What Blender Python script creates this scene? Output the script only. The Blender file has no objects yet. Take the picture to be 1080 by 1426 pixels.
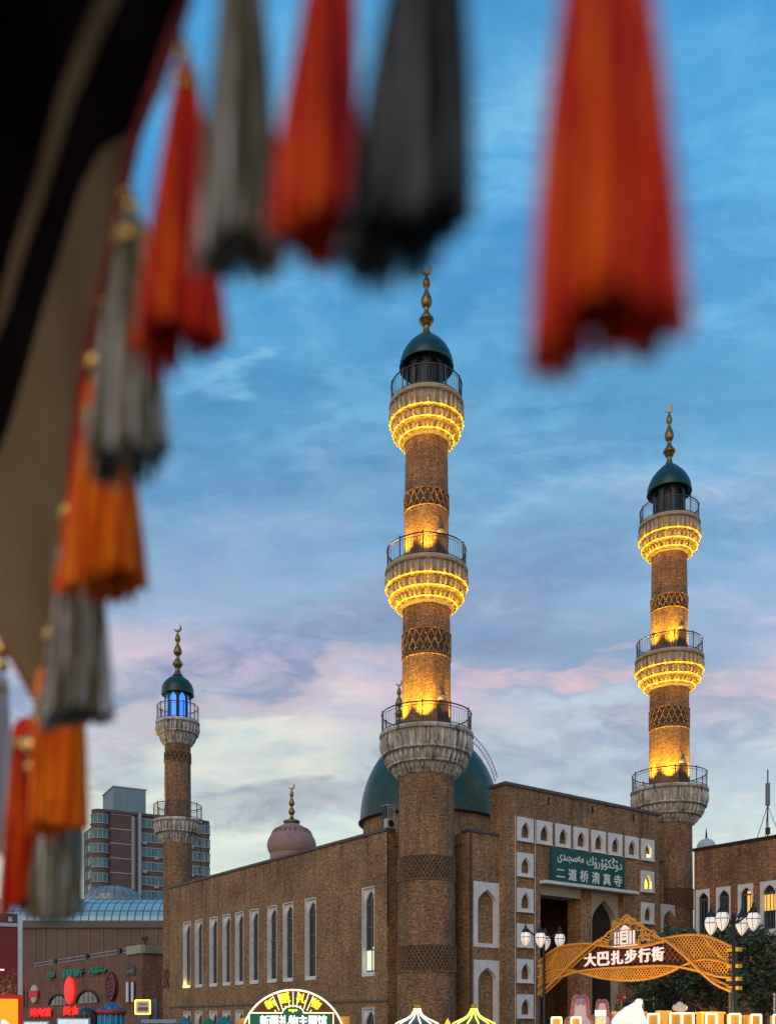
import bpy, bmesh, math, random
from math import pi, sin, cos, radians as RAD, sqrt, floor
from mathutils import Vector, Matrix
random.seed(7)
SC = bpy.context.scene
COL = SC.collection
# ------------------------------------------------------------------ camera
F = 1340.0; HY = 1424.0; ZC = 1.7            # focal length and horizon in photo pixels (1080 x 1426), eye height
cd = bpy.data.cameras.new('camera'); cam = bpy.data.objects.new('camera', cd); COL.objects.link(cam)
cam.location = (0, 0, ZC); cam.rotation_euler = (pi/2, 0, 0)
cd.sensor_fit = 'HORIZONTAL'; cd.sensor_width = 36; cd.lens = F/1080*36
cd.shift_y = (HY-713)/1080; cd.clip_start = .05; cd.clip_end = 3000
cd.dof.use_dof = True; cd.dof.focus_distance = 66; cd.dof.aperture_fstop = 3.3; cd.dof.aperture_blades = 0
SC.camera = cam
# ------------------------------------------------------------------ render / exposure
SC.view_settings.view_transform = 'Standard'; SC.view_settings.look = 'None'
SC.view_settings.exposure = 0; SC.view_settings.gamma = 1
SC.render.engine = 'CYCLES'
SC.cycles.use_denoising = True
SC.cycles.max_bounces = 5; SC.cycles.diffuse_bounces = 3; SC.cycles.glossy_bounces = 2
SC.cycles.sample_clamp_indirect = 4
# ------------------------------------------------------------------ world: dusk sky
SUN_EL, SUN_AZ = RAD(34), RAD(200)           # soft light from behind the camera, a little from the left
class G:                                     # tiny node-graph helper
    def __init__(s, nt): s.nt = nt; s.n = nt.nodes; s.l = nt.links
    def add(s, t, **kw):
        nd = s.n.new(t)
        for k, v in kw.items():
            if k.startswith('_'): setattr(nd, k[1:], v)
        for k, v in kw.items():
            if not k.startswith('_'):
                key = int(k[1:]) if k[0] == 'i' and k[1:].isdigit() else k.replace('__', ' ')
                s.put(nd.inputs[key], v)
        return nd
    def put(s, sock, v):
        if isinstance(v, bpy.types.NodeSocket): s.l.new(v, sock)
        elif isinstance(v, bpy.types.Node): s.l.new(v.outputs[0], sock)
        else:
            if isinstance(v, (tuple, list)) and len(v) == 3 and len(sock.default_value) == 4: v = (*v, 1)
            sock.default_value = v
    def math(s, op, a, b=None, c=None, clamp=False):
        nd = s.add('ShaderNodeMath', _operation=op, _use_clamp=clamp); s.put(nd.inputs[0], a)
        if b is not None: s.put(nd.inputs[1], b)
        if c is not None: s.put(nd.inputs[2], c)
        return nd.outputs[0]
    def mix(s, f, a, b, mode='MIX'):
        nd = s.add('ShaderNodeMix', _data_type='RGBA', _blend_type=mode)
        s.put(nd.inputs[0], f); s.put(nd.inputs[6], a); s.put(nd.inputs[7], b)
        return nd.outputs[2]
    def step(s, v, a, b, o0=0., o1=1.):
        nd = s.add('ShaderNodeMapRange', _interpolation_type='SMOOTHSTEP'); s.put(nd.inputs[0], v)
        for i, q in ((1, a), (2, b), (3, o0), (4, o1)): nd.inputs[i].default_value = q
        return nd.outputs[0]
    def ramp(s, f, stops):
        nd = s.add('ShaderNodeValToRGB'); s.put(nd.inputs[0], f); e = nd.color_ramp.elements
        while len(e) < len(stops): e.new(.5)
        for q, (p, c) in zip(e, stops): q.position = p; q.color = (*c, 1)
        return nd.outputs[0]
    def noise(s, vec, scale, detail=4, rough=.55, dist=0.):
        nd = s.add('ShaderNodeTexNoise', Scale=scale, Detail=detail, Roughness=rough, Distortion=dist)
        if vec is not None: s.put(nd.inputs['Vector'], vec)
        return nd.outputs[0]
world = bpy.data.worlds.new('World'); SC.world = world; world.use_nodes = True
g = G(world.node_tree); g.n.clear()
tc = g.add('ShaderNodeTexCoord'); sep = g.add('ShaderNodeSeparateXYZ', Vector=tc.outputs['Generated'])
dx, dy, dz = sep.outputs
z0 = g.math('MAXIMUM', dz, 0.)
az = g.math('DIVIDE', dx, g.math('ADD', g.math('ABSOLUTE', dy), .05))     # left/right of north
inv = g.math('DIVIDE', 1., g.math('ADD', z0, .16))
pv = g.add('ShaderNodeCombineXYZ', X=g.math('MULTIPLY', dx, inv), Y=g.math('MULTIPLY', dy, inv), Z=0.)
rot = g.add('ShaderNodeMapping', Vector=pv.outputs[0]); rot.inputs['Rotation'].default_value = (0, 0, RAD(-24)); rot.inputs['Scale'].default_value = (.75, 1.25, 1)
n1 = g.noise(rot.outputs[0], 1.15, 7, .52, .35)
n2 = g.noise(rot.outputs[0], 3.3, 6, .58, .5)
n3 = g.noise(rot.outputs[0], .55, 3, .5, .2)
zw = g.math('ADD', z0, g.math('MULTIPLY', g.math('SUBTRACT', n1, .5), .16))
zw = g.math('ADD', zw, g.math('MULTIPLY', az, .05))
clear = g.ramp(zw, [(.0, (.68, .70, .56)), (.13, (.69, .74, .62)), (.21, (.62, .72, .69)), (.275, (.52, .60, .68)), (.325, (.62, .50, .60)),
                    (.365, (.34, .44, .63)), (.44, (.17, .385, .61)), (.54, (.082, .335, .615)), (.66, (.048, .33, .69)), (1., (.03, .26, .63))])
cloud = g.ramp(z0, [(.0, (.50, .52, .55)), (.18, (.29, .34, .46)), (.30, (.22, .28, .46)), (.40, (.13, .25, .43)), (.55, (.045, .21, .42)), (1., (.035, .20, .44))])
m1 = g.math('MULTIPLY', g.step(n1, .47, .66), g.step(n3, .36, .56, .25, 1.))
sky = g.mix(g.math('MULTIPLY', m1, .95), clear, cloud)
lite = g.ramp(z0, [(.0, (.80, .78, .62)), (.25, (.74, .78, .76)), (.33, (.86, .56, .58)), (.40, (.50, .58, .72)), (.55, (.22, .52, .78)), (1., (.15, .50, .82))])
m2 = g.math('MULTIPLY', g.step(n2, .50, .74), g.step(n1, .62, .40))
sky = g.mix(g.math('MULTIPLY', m2, .75), sky, lite)
tt = g.math('DIVIDE', z0, g.math('ADD', g.math('ABSOLUTE', dy), .05))
cxyz = g.add('ShaderNodeCombineXYZ', X=az, Y=g.math('MULTIPLY', tt, 2.4), Z=0.).outputs[0]
w1 = g.math('SUBTRACT', g.noise(cxyz, 4.5, 4, .55, .6), .5); w2 = g.math('SUBTRACT', g.noise(cxyz, 6.5, 4, .55, .3), .5)
wf = g.step(g.noise(cxyz, 16., 6, .62, .8), .3, .68, .35, 1.15)
azw = g.math('ADD', az, g.math('MULTIPLY', w1, .34)); ttw = g.math('ADD', tt, g.math('MULTIPLY', w2, .17))
def bank(px, py, hw, hh, slope, col, amt):       # a bank of cloud round one direction of the sky
    global sky
    a0, t0 = (px-540)/F, (HY-py)/F
    da = g.math('SUBTRACT', azw, a0); dt = g.math('SUBTRACT', g.math('SUBTRACT', ttw, t0), g.math('MULTIPLY', da, slope))
    q = g.math('ADD', g.math('POWER', g.math('ABSOLUTE', g.math('DIVIDE', da, hw/F)), 2.), g.math('POWER', g.math('ABSOLUTE', g.math('DIVIDE', dt, hh/F)), 2.))
    sky = g.mix(g.math('MULTIPLY', g.step(q, 2.6, .0, 0., amt), wf, clamp=True), sky, col)
bank(330, 1085, 330, 60, 0, (.76, .74, .60), .7)
bank(240, 800, 330, 75, .1, (.28, .39, .58), .4)
bank(380, 960, 430, 62, .34, (.19, .24, .43), .8)
bank(330, 1015, 260, 20, .22, (.66, .52, .56), .55)
bank(400, 1128, 190, 27, .1, (.24, .24, .36), .7)
bank(170, 1085, 60, 9, .1, (.36, .36, .42), .5)
bank(860, 1055, 300, 60, .12, (.23, .30, .45), .75)
bank(1010, 1130, 200, 50, .0, (.36, .45, .56), .6)
bank(760, 968, 190, 15, .03, (.80, .50, .53), .65)
bank(1050, 962, 90, 16, .1, (.74, .50, .55), .5)
bank(800, 1010, 120, 20, .1, (.58, .70, .78), .6)
bank(760, 645, 420, 60, .25, (.055, .235, .46), .6)
bank(300, 660, 260, 70, .2, (.055, .245, .47), .6)
bank(480, 480, 330, 50, -.2, (.045, .26, .54), .45)
bank(1000, 740, 200, 60, .3, (.10, .29, .50), .6)
bank(310, 566, 80, 16, -.05, (.30, .62, .84), .55)
bank(620, 560, 200, 22, .5, (.16, .48, .76), .4)
bank(820, 560, 170, 30, .6, (.18, .52, .80), .4)
bank(300, 800, 260, 30, .35, (.19, .36, .58), .4)
bank(700, 300, 130, 110, .8, (.20, .54, .82), .5)
bank(1010, 420, 130, 170, .8, (.16, .52, .82), .5)
mot = g.ramp(n2, [(.30, (.70, .80, .88)), (.5, (1, 1, 1)), (.70, (1.45, 1.18, 1.08))])
mot2 = g.ramp(g.noise(rot.outputs[0], 8.5, 6, .62, .6), [(.32, (.86, .91, .95)), (.5, (1, 1, 1)), (.68, (1.18, 1.08, 1.04))])
hi = g.step(z0, .33, .52, .25, 1.)
sky = g.mix(hi, sky, g.mix(1., g.mix(1., sky, mot, 'MULTIPLY'), mot2, 'MULTIPLY'))
nish = g.add('ShaderNodeTexSky', _sky_type='NISHITA', _sun_disc=False, _sun_elevation=RAD(4), _sun_rotation=SUN_AZ)
bg1 = g.add('ShaderNodeBackground', Color=sky, Strength=.93)
bg2 = g.add('ShaderNodeBackground', Color=nish.outputs[0], Strength=.05)
wo = g.add('ShaderNodeOutputWorld', Surface=g.add('ShaderNodeAddShader', i0=bg1.outputs[0], i1=bg2.outputs[0]).outputs[0])
sl = bpy.data.lights.new('sun', 'SUN'); sl.energy = .7; sl.angle = RAD(40); sl.color = (1, .80, .58)
so = bpy.data.objects.new('sun', sl); COL.objects.link(so)
so.rotation_euler = Vector((sin(SUN_AZ)*cos(SUN_EL), cos(SUN_AZ)*cos(SUN_EL), sin(SUN_EL))).to_track_quat('Z', 'Y').to_euler()

# ------------------------------------------------------------------ coordinates read off the photo
def W(px, py, Y): return Vector(((px-540)/F*Y, Y, ZC+(HY-py)/F*Y))
class Fr:                                    # an upright plane: origin, direction along it, outward normal
    def __init__(s, o, d, n): s.o = Vector(o); s.d = Vector(d).normalized(); s.nn = Vector(n).normalized()
    def p(s, u, off, z):
        q = s.o+s.d*u+s.nn*off
        return Vector((q.x, q.y, z))
    def u(s, px, off=0.):
        k = (px-540)/F; b = s.o+s.nn*off
        return (k*b.y-b.x)/(s.d.x-k*s.d.y)
    def z(s, px, py, off=0.):
        return ZC+(HY-py)/F*(s.o+s.d*s.u(px, off)+s.nn*off).y

# ------------------------------------------------------------------ mesh builder
class MB:
    def __init__(s): s.v = []; s.f = []; s.uv = []; s.sm = []
    def face(s, pts, uv=None, smooth=False):
        i = len(s.v); s.v += [Vector(p) for p in pts]; s.f.append(list(range(i, i+len(pts)))); s.uv.append(uv); s.sm.append(smooth)
    def grid(s, P, uvf=None, cu=False, cv=False, smooth=True):    # P[i][j]; cu / cv close the loops
        i0 = len(s.v); a = len(P); b = len(P[0])
        for r in P: s.v += [Vector(p) for p in r]
        for i in range(a if cu else a-1):
            for j in range(b if cv else b-1):
                i2, j2 = (i+1) % a, (j+1) % b
                s.f.append([i0+i*b+j, i0+i2*b+j, i0+i2*b+j2, i0+i*b+j2]); s.sm.append(smooth)
                s.uv.append([uvf(i, j), uvf(i+1, j), uvf(i+1, j+1), uvf(i, j+1)] if uvf else None)
    def box(s, fr, u0, u1, o0, o1, za, zb):
        q = [fr.p(u, o, z) for z in (za, zb) for o in (o0, o1) for u in (u0, u1)]
        for t in ((0, 1, 3, 2), (4, 6, 7, 5), (0, 4, 5, 1), (2, 3, 7, 6), (0, 2, 6, 4), (1, 5, 7, 3)): s.face([q[k] for k in t])
    def tube(s, pts, r, n=5, closed=False, cap=True):
        pts = [Vector(p) for p in pts]; m = len(pts); rings = []
        for i, p in enumerate(pts):
            a = pts[(i-1) % m] if closed or i else p; b = pts[(i+1) % m] if closed or i < m-1 else p
            t = (b-a).normalized() if (b-a).length > 1e-9 else Vector((0, 0, 1))
            x = t.cross(Vector((0, 0, 1)) if abs(t.z) < .95 else Vector((1, 0, 0))).normalized(); y = x.cross(t)
            rr = r[i] if isinstance(r, (list, tuple)) else r
            rings.append([p+x*(rr*cos(2*pi*k/n))+y*(rr*sin(2*pi*k/n)) for k in range(n)])
        s.grid(rings, None, closed, True)
        if cap and not closed: s.face(rings[0]); s.face(rings[-1])
    def lathe(s, c, prof, n=32, a0=0., a1=2*pi, smooth=True):   # prof: (radius, z) pairs
        full = abs(a1-a0-2*pi) < 1e-6; m = n if full else n+1
        P = [[Vector((c[0]+r*cos(a0+(a1-a0)*k/n), c[1]+r*sin(a0+(a1-a0)*k/n), z)) for k in range(m)] for r, z in prof]
        rr = max(r for r, z in prof)
        s.grid(P, lambda i, j: ((a1-a0)*j/n*rr, prof[i][1]), False, full, smooth)
    def ring(s, c, r, z, t, n=48, side=5, wob=0, amp=0.):
        s.tube([(c[0]+(r+amp*cos(wob*a))*cos(a), c[1]+(r+amp*cos(wob*a))*sin(a), z) for a in [2*pi*k/n for k in range(n)]], t, side, True)
    def blob(s, c, ax, n=8, m=6, point=0.):  # ellipsoid with axes ax (three vectors), optionally drawn to a point upwards
        c = Vector(c); P = []
        for i in range(m+1):
            th = pi*i/m; r = sin(th); h = -cos(th)
            if point and h > 0: r *= (1-h)**point
            P.append([c+ax[0]*(r*cos(2*pi*k/n))+ax[1]*(r*sin(2*pi*k/n))+ax[2]*h for k in range(n)])
        s.grid(P, None, False, True)
    def build(s, name, mat, parent=None, base=None, kind=None):
        if base is None: base = BASE.get(parent.name, Vector()) if parent else Vector()
        me = bpy.data.meshes.new(name); me.from_pydata([v-base for v in s.v], [], s.f)
        ul = me.uv_layers.new(name='UVMap').data; k = 0
        for f, uv, sm, po in zip(s.f, s.uv, s.sm, me.polygons):
            po.use_smooth = sm
            if uv is None:
                n = po.normal; t = Vector((-n.y, n.x, 0))
                if t.length < .3: uv = [(s.v[i].x, s.v[i].y) for i in f]
                else: t.normalize(); uv = [(s.v[i].dot(t), s.v[i].z) for i in f]
            for q in uv: ul[k].uv = q; k += 1
        me.validate(); me.materials.append(mat)
        o = bpy.data.objects.new(name, me); COL.objects.link(o)
        if parent: o.parent = parent; BASE[o.name] = base
        else: o.location = base
        if kind: o['kind'] = kind
        return o
BASE = {}
def tag(o, label, cat, group=None):
    o['label'] = label; o['category'] = cat
    if group: o['group'] = group
    return o
def thing(name, label, cat, loc=(0, 0, 0), group=None):
    o = bpy.data.objects.new(name, None); COL.objects.link(o); o.location = loc; o.empty_display_size = .3
    BASE[o.name] = Vector(loc); return tag(o, label, cat, group)
def dup(root, loc, label, rz=0.):
    r = root.copy(); COL.objects.link(r); r.location = loc; r['label'] = label; r.rotation_euler = (0, 0, rz)
    def rec(a, b):
        for ch in list(a.children):
            c = ch.copy(); COL.objects.link(c); c.parent = b; rec(ch, c)
    rec(root, r); return r
def lamp(kind, name, loc, energy, color, parent=None, size=.05, aim=None, cone=80):
    l = bpy.data.lights.new(name, kind); l.energy = energy; l.color = color; l.shadow_soft_size = size
    o = bpy.data.objects.new(name, l); COL.objects.link(o)
    if kind == 'SPOT': l.spot_size = RAD(cone); l.spot_blend = .8
    o.location = Vector(loc)-(BASE.get(parent.name, Vector()) if parent else Vector())
    if aim is not None: o.rotation_euler = (-Vector(aim)).to_track_quat('Z', 'Y').to_euler()
    if parent: o.parent = parent
    return o
def arch(a, H, n=8):                          # pointed arch: (x, height) from left spring to right spring
    out = []
    for i in range(2*n+1):
        k = -1+i/n; k = math.copysign(1-(1-abs(k))**1.6, k)
        out.append((a*k, H*(max(0, 1-abs(k)))**.56))
    return out
def arch_panel(mb, fr, u0, u1, za, zb, c, a, zo, zs, H, o0, o1, lining=True):
    """rectangular slab u0..u1, za..zb, front at o0, back at o1, with a pointed opening"""
    pts = [(c+x, zs+h) for x, h in arch(a, H)]
    def ff(o):
        q = lambda L: mb.face([fr.p(u, o, z) for u, z in L])
        q([(u0, za), (c-a, za), (c-a, zb), (u0, zb)]); q([(c+a, za), (u1, za), (u1, zb), (c+a, zb)])
        if zo > za: q([(c-a, za), (c+a, za), (c+a, zo), (c-a, zo)])
        for (x0, h0), (x1, h1) in zip(pts, pts[1:]): q([(x0, h0), (x1, h1), (x1, zb), (x0, zb)])
    ff(o0)
    loop = [(c-a, zo)]+pts+[(c+a, zo)]
    for A, B in zip(loop, loop[1:]+loop[:1]): mb.face([fr.p(A[0], o0, A[1]), fr.p(B[0], o0, B[1]), fr.p(B[0], o1, B[1]), fr.p(A[0], o1, A[1])])
    for A, B in (((u0, za), (u1, za)), ((u1, za), (u1, zb)), ((u1, zb), (u0, zb)), ((u0, zb), (u0, za))):
        mb.face([fr.p(A[0], o0, A[1]), fr.p(B[0], o0, B[1]), fr.p(B[0], o1, B[1]), fr.p(A[0], o1, A[1])])
def arch_fill(mb, fr, c, a, zo, zs, H, o):
    pts = [(c+x, zs+h) for x, h in arch(a, H)]
    for (x0, h0), (x1, h1) in zip(pts, pts[1:]): mb.face([fr.p(x0, o, zo), fr.p(x1, o, zo), fr.p(x1, o, h1), fr.p(x0, o, h0)])
def wall_holes(mb, fr, u0, u1, za, zb, holes, depth, o=0., back=True):
    us = sorted({u0, u1, *[h[0] for h in holes], *[h[1] for h in holes]}); zs = sorted({za, zb, *[h[2] for h in holes], *[h[3] for h in holes]})
    us = [u for u in us if u0 <= u <= u1]; zs = [z for z in zs if za <= z <= zb]
    for a, b in zip(us, us[1:]):
        run = None
        for c, d in zip(zs, zs[1:]):
            m = ((a+b)/2, (c+d)/2); hit = any(h[0] < m[0] < h[1] and h[2] < m[1] < h[3] for h in holes)
            if not hit: run = (run[0], d) if run else (c, d)
            if run and (hit or d == zs[-1]):
                mb.face([fr.p(a, o, run[0]), fr.p(b, o, run[0]), fr.p(b, o, run[1]), fr.p(a, o, run[1])]); run = None
    for h in holes:
        dp = h[4] if len(h) > 4 else depth
        q = [(h[0], h[2]), (h[1], h[2]), (h[1], h[3]), (h[0], h[3])]
        for A, B in zip(q, q[1:]+q[:1]): mb.face([fr.p(A[0], o, A[1]), fr.p(B[0], o, B[1]), fr.p(B[0], o-dp, B[1]), fr.p(A[0], o-dp, A[1])])
        if back: mb.face([fr.p(u, o-dp, z) for u, z in q])
def text(name, s, fr, u0, u1, za, zb, off, mat, parent, depth=.03, bold=.02, stretch=True, shear=0.):
    c = bpy.data.curves.new('txt', 'FONT'); c.body = s; c.size = 1; c.extrude = .01; c.bevel_depth = bold; c.bevel_resolution = 0; c.resolution_u = 3
    o = bpy.data.objects.new('txt', c); COL.objects.link(o)
    me = bpy.data.meshes.new_from_object(o.evaluated_get(bpy.context.evaluated_depsgraph_get()))
    bpy.data.objects.remove(o); bpy.data.curves.remove(c)
    X = [v.co.x for v in me.vertices]; Yv = [v.co.y for v in me.vertices]; Z = [v.co.z for v in me.vertices]
    sx = (u1-u0)/(max(X)-min(X)); sy = (zb-za)/(max(Yv)-min(Yv)); sz = depth/max(1e-6, max(Z)-min(Z))
    if not stretch: sx = min(sx, sy)
    base = BASE.get(parent.name, Vector())
    for v in me.vertices:
        u = u0+(v.co.x-min(X))*sx
        v.co = fr.p(u, off+(v.co.z-min(Z))*sz, za+(v.co.y-min(Yv))*sy+shear*(u-u0))-base
    me.name = name; me.materials.clear(); me.materials.append(mat)
    t = bpy.data.objects.new(name, me); COL.objects.link(t); t.parent = parent; BASE[t.name] = base
    return t

# ------------------------------------------------------------------ materials
def mat(name, col, rough=.7, metal=0., emit=None, es=0., var=0., vscale=3., bump=0., coat=0., trans=0., spec=None):
    m = bpy.data.materials.new(name); m.use_nodes = True; g = G(m.node_tree); b = g.n['Principled BSDF']
    b.inputs['Base Color'].default_value = (*col, 1); b.inputs['Roughness'].default_value = rough; b.inputs['Metallic'].default_value = metal
    if spec is not None: b.inputs['Specular IOR Level'].default_value = spec
    b.inputs['Coat Weight'].default_value = coat; b.inputs['Transmission Weight'].default_value = trans
    if emit: b.inputs['Emission Color'].default_value = (*emit, 1); b.inputs['Emission Strength'].default_value = es
    if var or bump:
        co = g.add('ShaderNodeTexCoord').outputs['Object']; n = g.noise(co, vscale, 5, .6)
        if var: g.put(b.inputs['Base Color'], g.mix(1., col, g.ramp(n, [(.25, (1-var,)*3), (.75, (1+var*.6,)*3)]), 'MULTIPLY'))
        if bump: g.put(b.inputs['Normal'], g.add('ShaderNodeBump', Strength=bump, Distance=.02, Height=n))
    return m
def brick(name, c1, c2, mortar, blotch=.35, row=.085, wid=.27, seed=0.):
    m = bpy.data.materials.new(name); m.use_nodes = True; g = G(m.node_tree); b = g.n['Principled BSDF']
    uv = g.add('ShaderNodeTexCoord').outputs['UV']
    bt = g.add('ShaderNodeTexBrick', Vector=uv, Color1=c1, Color2=c2, Mortar=mortar, Scale=1., Mortar__Size=.012, Mortar__Smooth=.3, Bias=-.1, Brick__Width=wid, Row__Height=row)
    mp = g.add('ShaderNodeMapping', Vector=uv); mp.inputs['Scale'].default_value = (1., 2.2, 1); mp.inputs['Location'].default_value = (seed, seed, 0)
    n = g.noise(mp.outputs[0], 2.1, 8, .74); n2 = g.noise(uv, .35, 4, .6); n3 = g.noise(mp.outputs[0], 4.6, 5, .75)
    c = g.mix(1., bt.outputs[0], g.ramp(n, [(.3, (1-blotch,)*3), (.52, (1, 1, 1)), (.72, (1+blotch*.9, 1+blotch*.75, 1+blotch*.6))]), 'MULTIPLY')
    c = g.mix(1., c, g.ramp(n3, [(.36, (.36, .33, .34)), (.5, (.95, .95, .95)), (.62, (1.75, 1.55, 1.35))]), 'MULTIPLY')
    c = g.mix(1., c, g.ramp(n2, [(.32, (.66, .64, .64)), (.5, (.98, .98, .98)), (.68, (1.22, 1.2, 1.16))]), 'MULTIPLY')
    st = g.add('ShaderNodeMapping', Vector=uv); st.inputs['Scale'].default_value = (1.3, .12, 1)   # faint rain streaks
    c = g.mix(.5, c, g.mix(1., c, g.ramp(g.noise(st.outputs[0], 1.6, 4, .6), [(.4, (.62, .60, .60)), (.6, (1.05, 1.05, 1.05))]), 'MULTIPLY'))
    sv = g.add('ShaderNodeSeparateXYZ', Vector=uv).outputs[1]; s2 = g.add('ShaderNodeMapping', Vector=uv); s2.inputs['Scale'].default_value = (1.1, .09, 1); s2.inputs['Location'].default_value = (seed+4, 0, 0)
    run = g.math('MULTIPLY', g.step(g.noise(s2.outputs[0], 1.5, 5, .65), .50, .66), g.math('MAXIMUM', g.step(sv, 10.8, 13.6), g.step(sv, 3.5, .5)))   # run-off under the coping, grime by the ground
    c = g.mix(g.math('MULTIPLY', run, .55), c, (.045, .032, .024))
    g.put(b.inputs['Base Color'], c); b.inputs['Roughness'].default_value = .88
    g.put(b.inputs['Normal'], g.add('ShaderNodeBump', Strength=.5, Distance=.02, Height=g.mix(.5, bt.outputs[0], n)))
    return m
M = {}
M['brick'] = brick('brown_brick', (.335, .178, .082), (.225, .108, .047), (.36, .25, .15), .5)
M['brick_tower'] = brick('tower_brick', (.30, .155, .075), (.19, .090, .042), (.31, .21, .125), .55, seed=3.)
M['brick_dark'] = brick('shade_and_trim_brick', (.060, .036, .024), (.045, .027, .018), (.06, .045, .03), .3)  # dark brick: recess shade put into the colour; also used as arch trim
M['brick_red'] = brick('red_brown_brick', (.34, .150, .072), (.235, .098, .045), (.32, .20, .12), .5, seed=9.)
M['brick_mall'] = brick('mall_brick', (.25, .108, .070), (.18, .075, .05), (.23, .14, .10), .4, seed=5.)
M['coping'] = mat('lead_coping', (.085, .075, .075), .6, var=.3, vscale=2)
M['white_stone'] = mat('white_frame_plaster', (.74, .71, .72), .75, var=.16, vscale=2.2, bump=.15)
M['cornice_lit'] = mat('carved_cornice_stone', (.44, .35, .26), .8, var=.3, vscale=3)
def stained():
    m = bpy.data.materials.new('weathered_white_stone'); m.use_nodes = True; g = G(m.node_tree); b = g.n['Principled BSDF']
    co = g.add('ShaderNodeTexCoord').outputs['Object']
    mp = g.add('ShaderNodeMapping', Vector=co); mp.inputs['Scale'].default_value = (1.6, 1.6, .5)
    n = g.noise(mp.outputs[0], 1.5, 6, .7); n2 = g.noise(co, .8, 3, .6)
    c = g.ramp(n, [(.36, (.13, .10, .065)), (.46, (.42, .38, .34)), (.6, (.66, .62, .60))])
    c = g.mix(g.step(n2, .55, .72, 0., .6), c, (.30, .24, .12))
    g.put(b.inputs['Base Color'], c); b.inputs['Roughness'].default_value = .85
    g.put(b.inputs['Normal'], g.add('ShaderNodeBump', Strength=.4, Distance=.03, Height=n))
    return m
M['stone'] = stained()
M['rail'] = mat('grey_railing_steel', (.085, .08, .10), .45, .6)
M['dark'] = mat('dark_metal', (.025, .025, .028), .5, .4)
M['black'] = mat('black_iron', (.012, .012, .014), .45, .3)
M['gold_old'] = mat('aged_gilt', (.30, .19, .075), .38, .9, var=.45, vscale=2.5)
def tiles(name, ca, cb, rough=.25):
    m = bpy.data.materials.new(name); m.use_nodes = True; g = G(m.node_tree); b = g.n['Principled BSDF']
    uv = g.add('ShaderNodeTexCoord').outputs['UV']
    bt = g.add('ShaderNodeTexBrick', Vector=uv, Color1=ca, Color2=cb, Mortar=(.01, .03, .03), Scale=1., Mortar__Size=.02, Brick__Width=.55, Row__Height=.32)
    n = g.noise(uv, .9, 5, .65)
    c = g.mix(1., bt.outputs[0], g.ramp(n, [(.32, (.45, .5, .52)), (.52, (1, 1, 1)), (.7, (1.7, 1.5, 1.3))]), 'MULTIPLY')
    g.put(b.inputs['Base Color'], c); b.inputs['Roughness'].default_value = rough
    g.put(b.inputs['Normal'], g.add('ShaderNodeBump', Strength=.35, Distance=.03, Height=bt.outputs[1], _invert=True))
    return m
M['dome_tile'] = tiles('teal_glazed_tile', (.003, .040, .037), (.006, .066, .058), .36)
M['dome_paint'] = mat('dark_green_dome_paint', (.005, .042, .032), .35, var=.3, vscale=1.5)
M['pink_plaster'] = mat('dusty_pink_plaster', (.40, .235, .215), .85, var=.22, vscale=.8)
M['glass'] = mat('dark_window_glass', (.018, .022, .030), .08, spec=.8, var=.6, vscale=.7)
M['frame_dark'] = mat('grey_window_bar', (.10, .095, .10), .6)
M['led'] = mat('amber_light_strip', (1, .7, .2), .5, emit=(1, .50, .02), es=1.1)
M['led_w'] = mat('warm_white_neon', (1, .9, .7), .5, emit=(1, .80, .42), es=2.2)
M['led_y'] = mat('yellow_neon', (1, .9, .3), .5, emit=(1, .86, .07), es=2.4)
M['yellow_glow'] = mat('yellow_lit_letter', (1, .9, .1), .5, emit=(1, .93, .02), es=1.05)
M['white_glow'] = mat('white_lit_letter', (.9, .9, .9), .5, emit=(1, .96, .93), es=1.15)
M['pink_glow'] = mat('pinkish_white_lit_letter', (.8, .7, .7), .5, emit=(1, .76, .74), es=.42)
M['window_warm'] = mat('warm_lit_window', (.8, .5, .2), .5, emit=(1, .47, .05), es=1.0, var=.4, vscale=.7)
M['window_yellow'] = mat('yellow_lit_niche', (.9, .8, .3), .5, emit=(1, .83, .10), es=1.0)
M['window_pale'] = mat('pale_lit_window', (.8, .9, .7), .5, emit=(.80, .93, .62), es=.75, var=.5, vscale=1.5)
M['blue_glow'] = mat('blue_lit_lantern_pane', (.1, .3, .9), .3, emit=(.03, .22, 1.), es=1.3, var=.5, vscale=.8)
M['sign_green'] = mat('green_sign_board', (.002, .085, .068), .45, var=.1, vscale=1)
M['sign_white'] = mat('white_sign_letter', (.75, .77, .76), .5)
M['beige'] = mat('beige_plaster', (.42, .35, .27), .8, var=.2, vscale=1.2)
M['gate'] = mat('gold_gate_paint', (.80, .37, .05), .42, .25, var=.15, vscale=2)
M['globe'] = mat('opal_lamp_glass', (.85, .80, .78), .3, emit=(1, .86, .78), es=.42)
M['amber_box'] = mat('amber_lit_panel', (.75, .35, .05), .5, emit=(1, .42, .02), es=.10, var=.35, vscale=4)
M['sculpt'] = mat('glowing_white_sculpture', (.95, .95, .9), .5, emit=(1, .97, .80), es=.5, var=.25, vscale=5)
M['ac'] = mat('white_painted_metal', (.40, .41, .45), .5, var=.15, vscale=4)
M['asphalt'] = mat('grey_paving', (.16, .15, .14), .85, var=.3, vscale=.6)
M['roof'] = mat('grey_roofing', (.17, .16, .16), .9, var=.3, vscale=.5)

# ------------------------------------------------------------------ ground
gm = MB(); gm.face([(-900, -200, 0), (900, -200, 0), (900, 1500, 0), (-900, 1500, 0)])
gm.build('ground', M['asphalt'], kind='structure')

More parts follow.
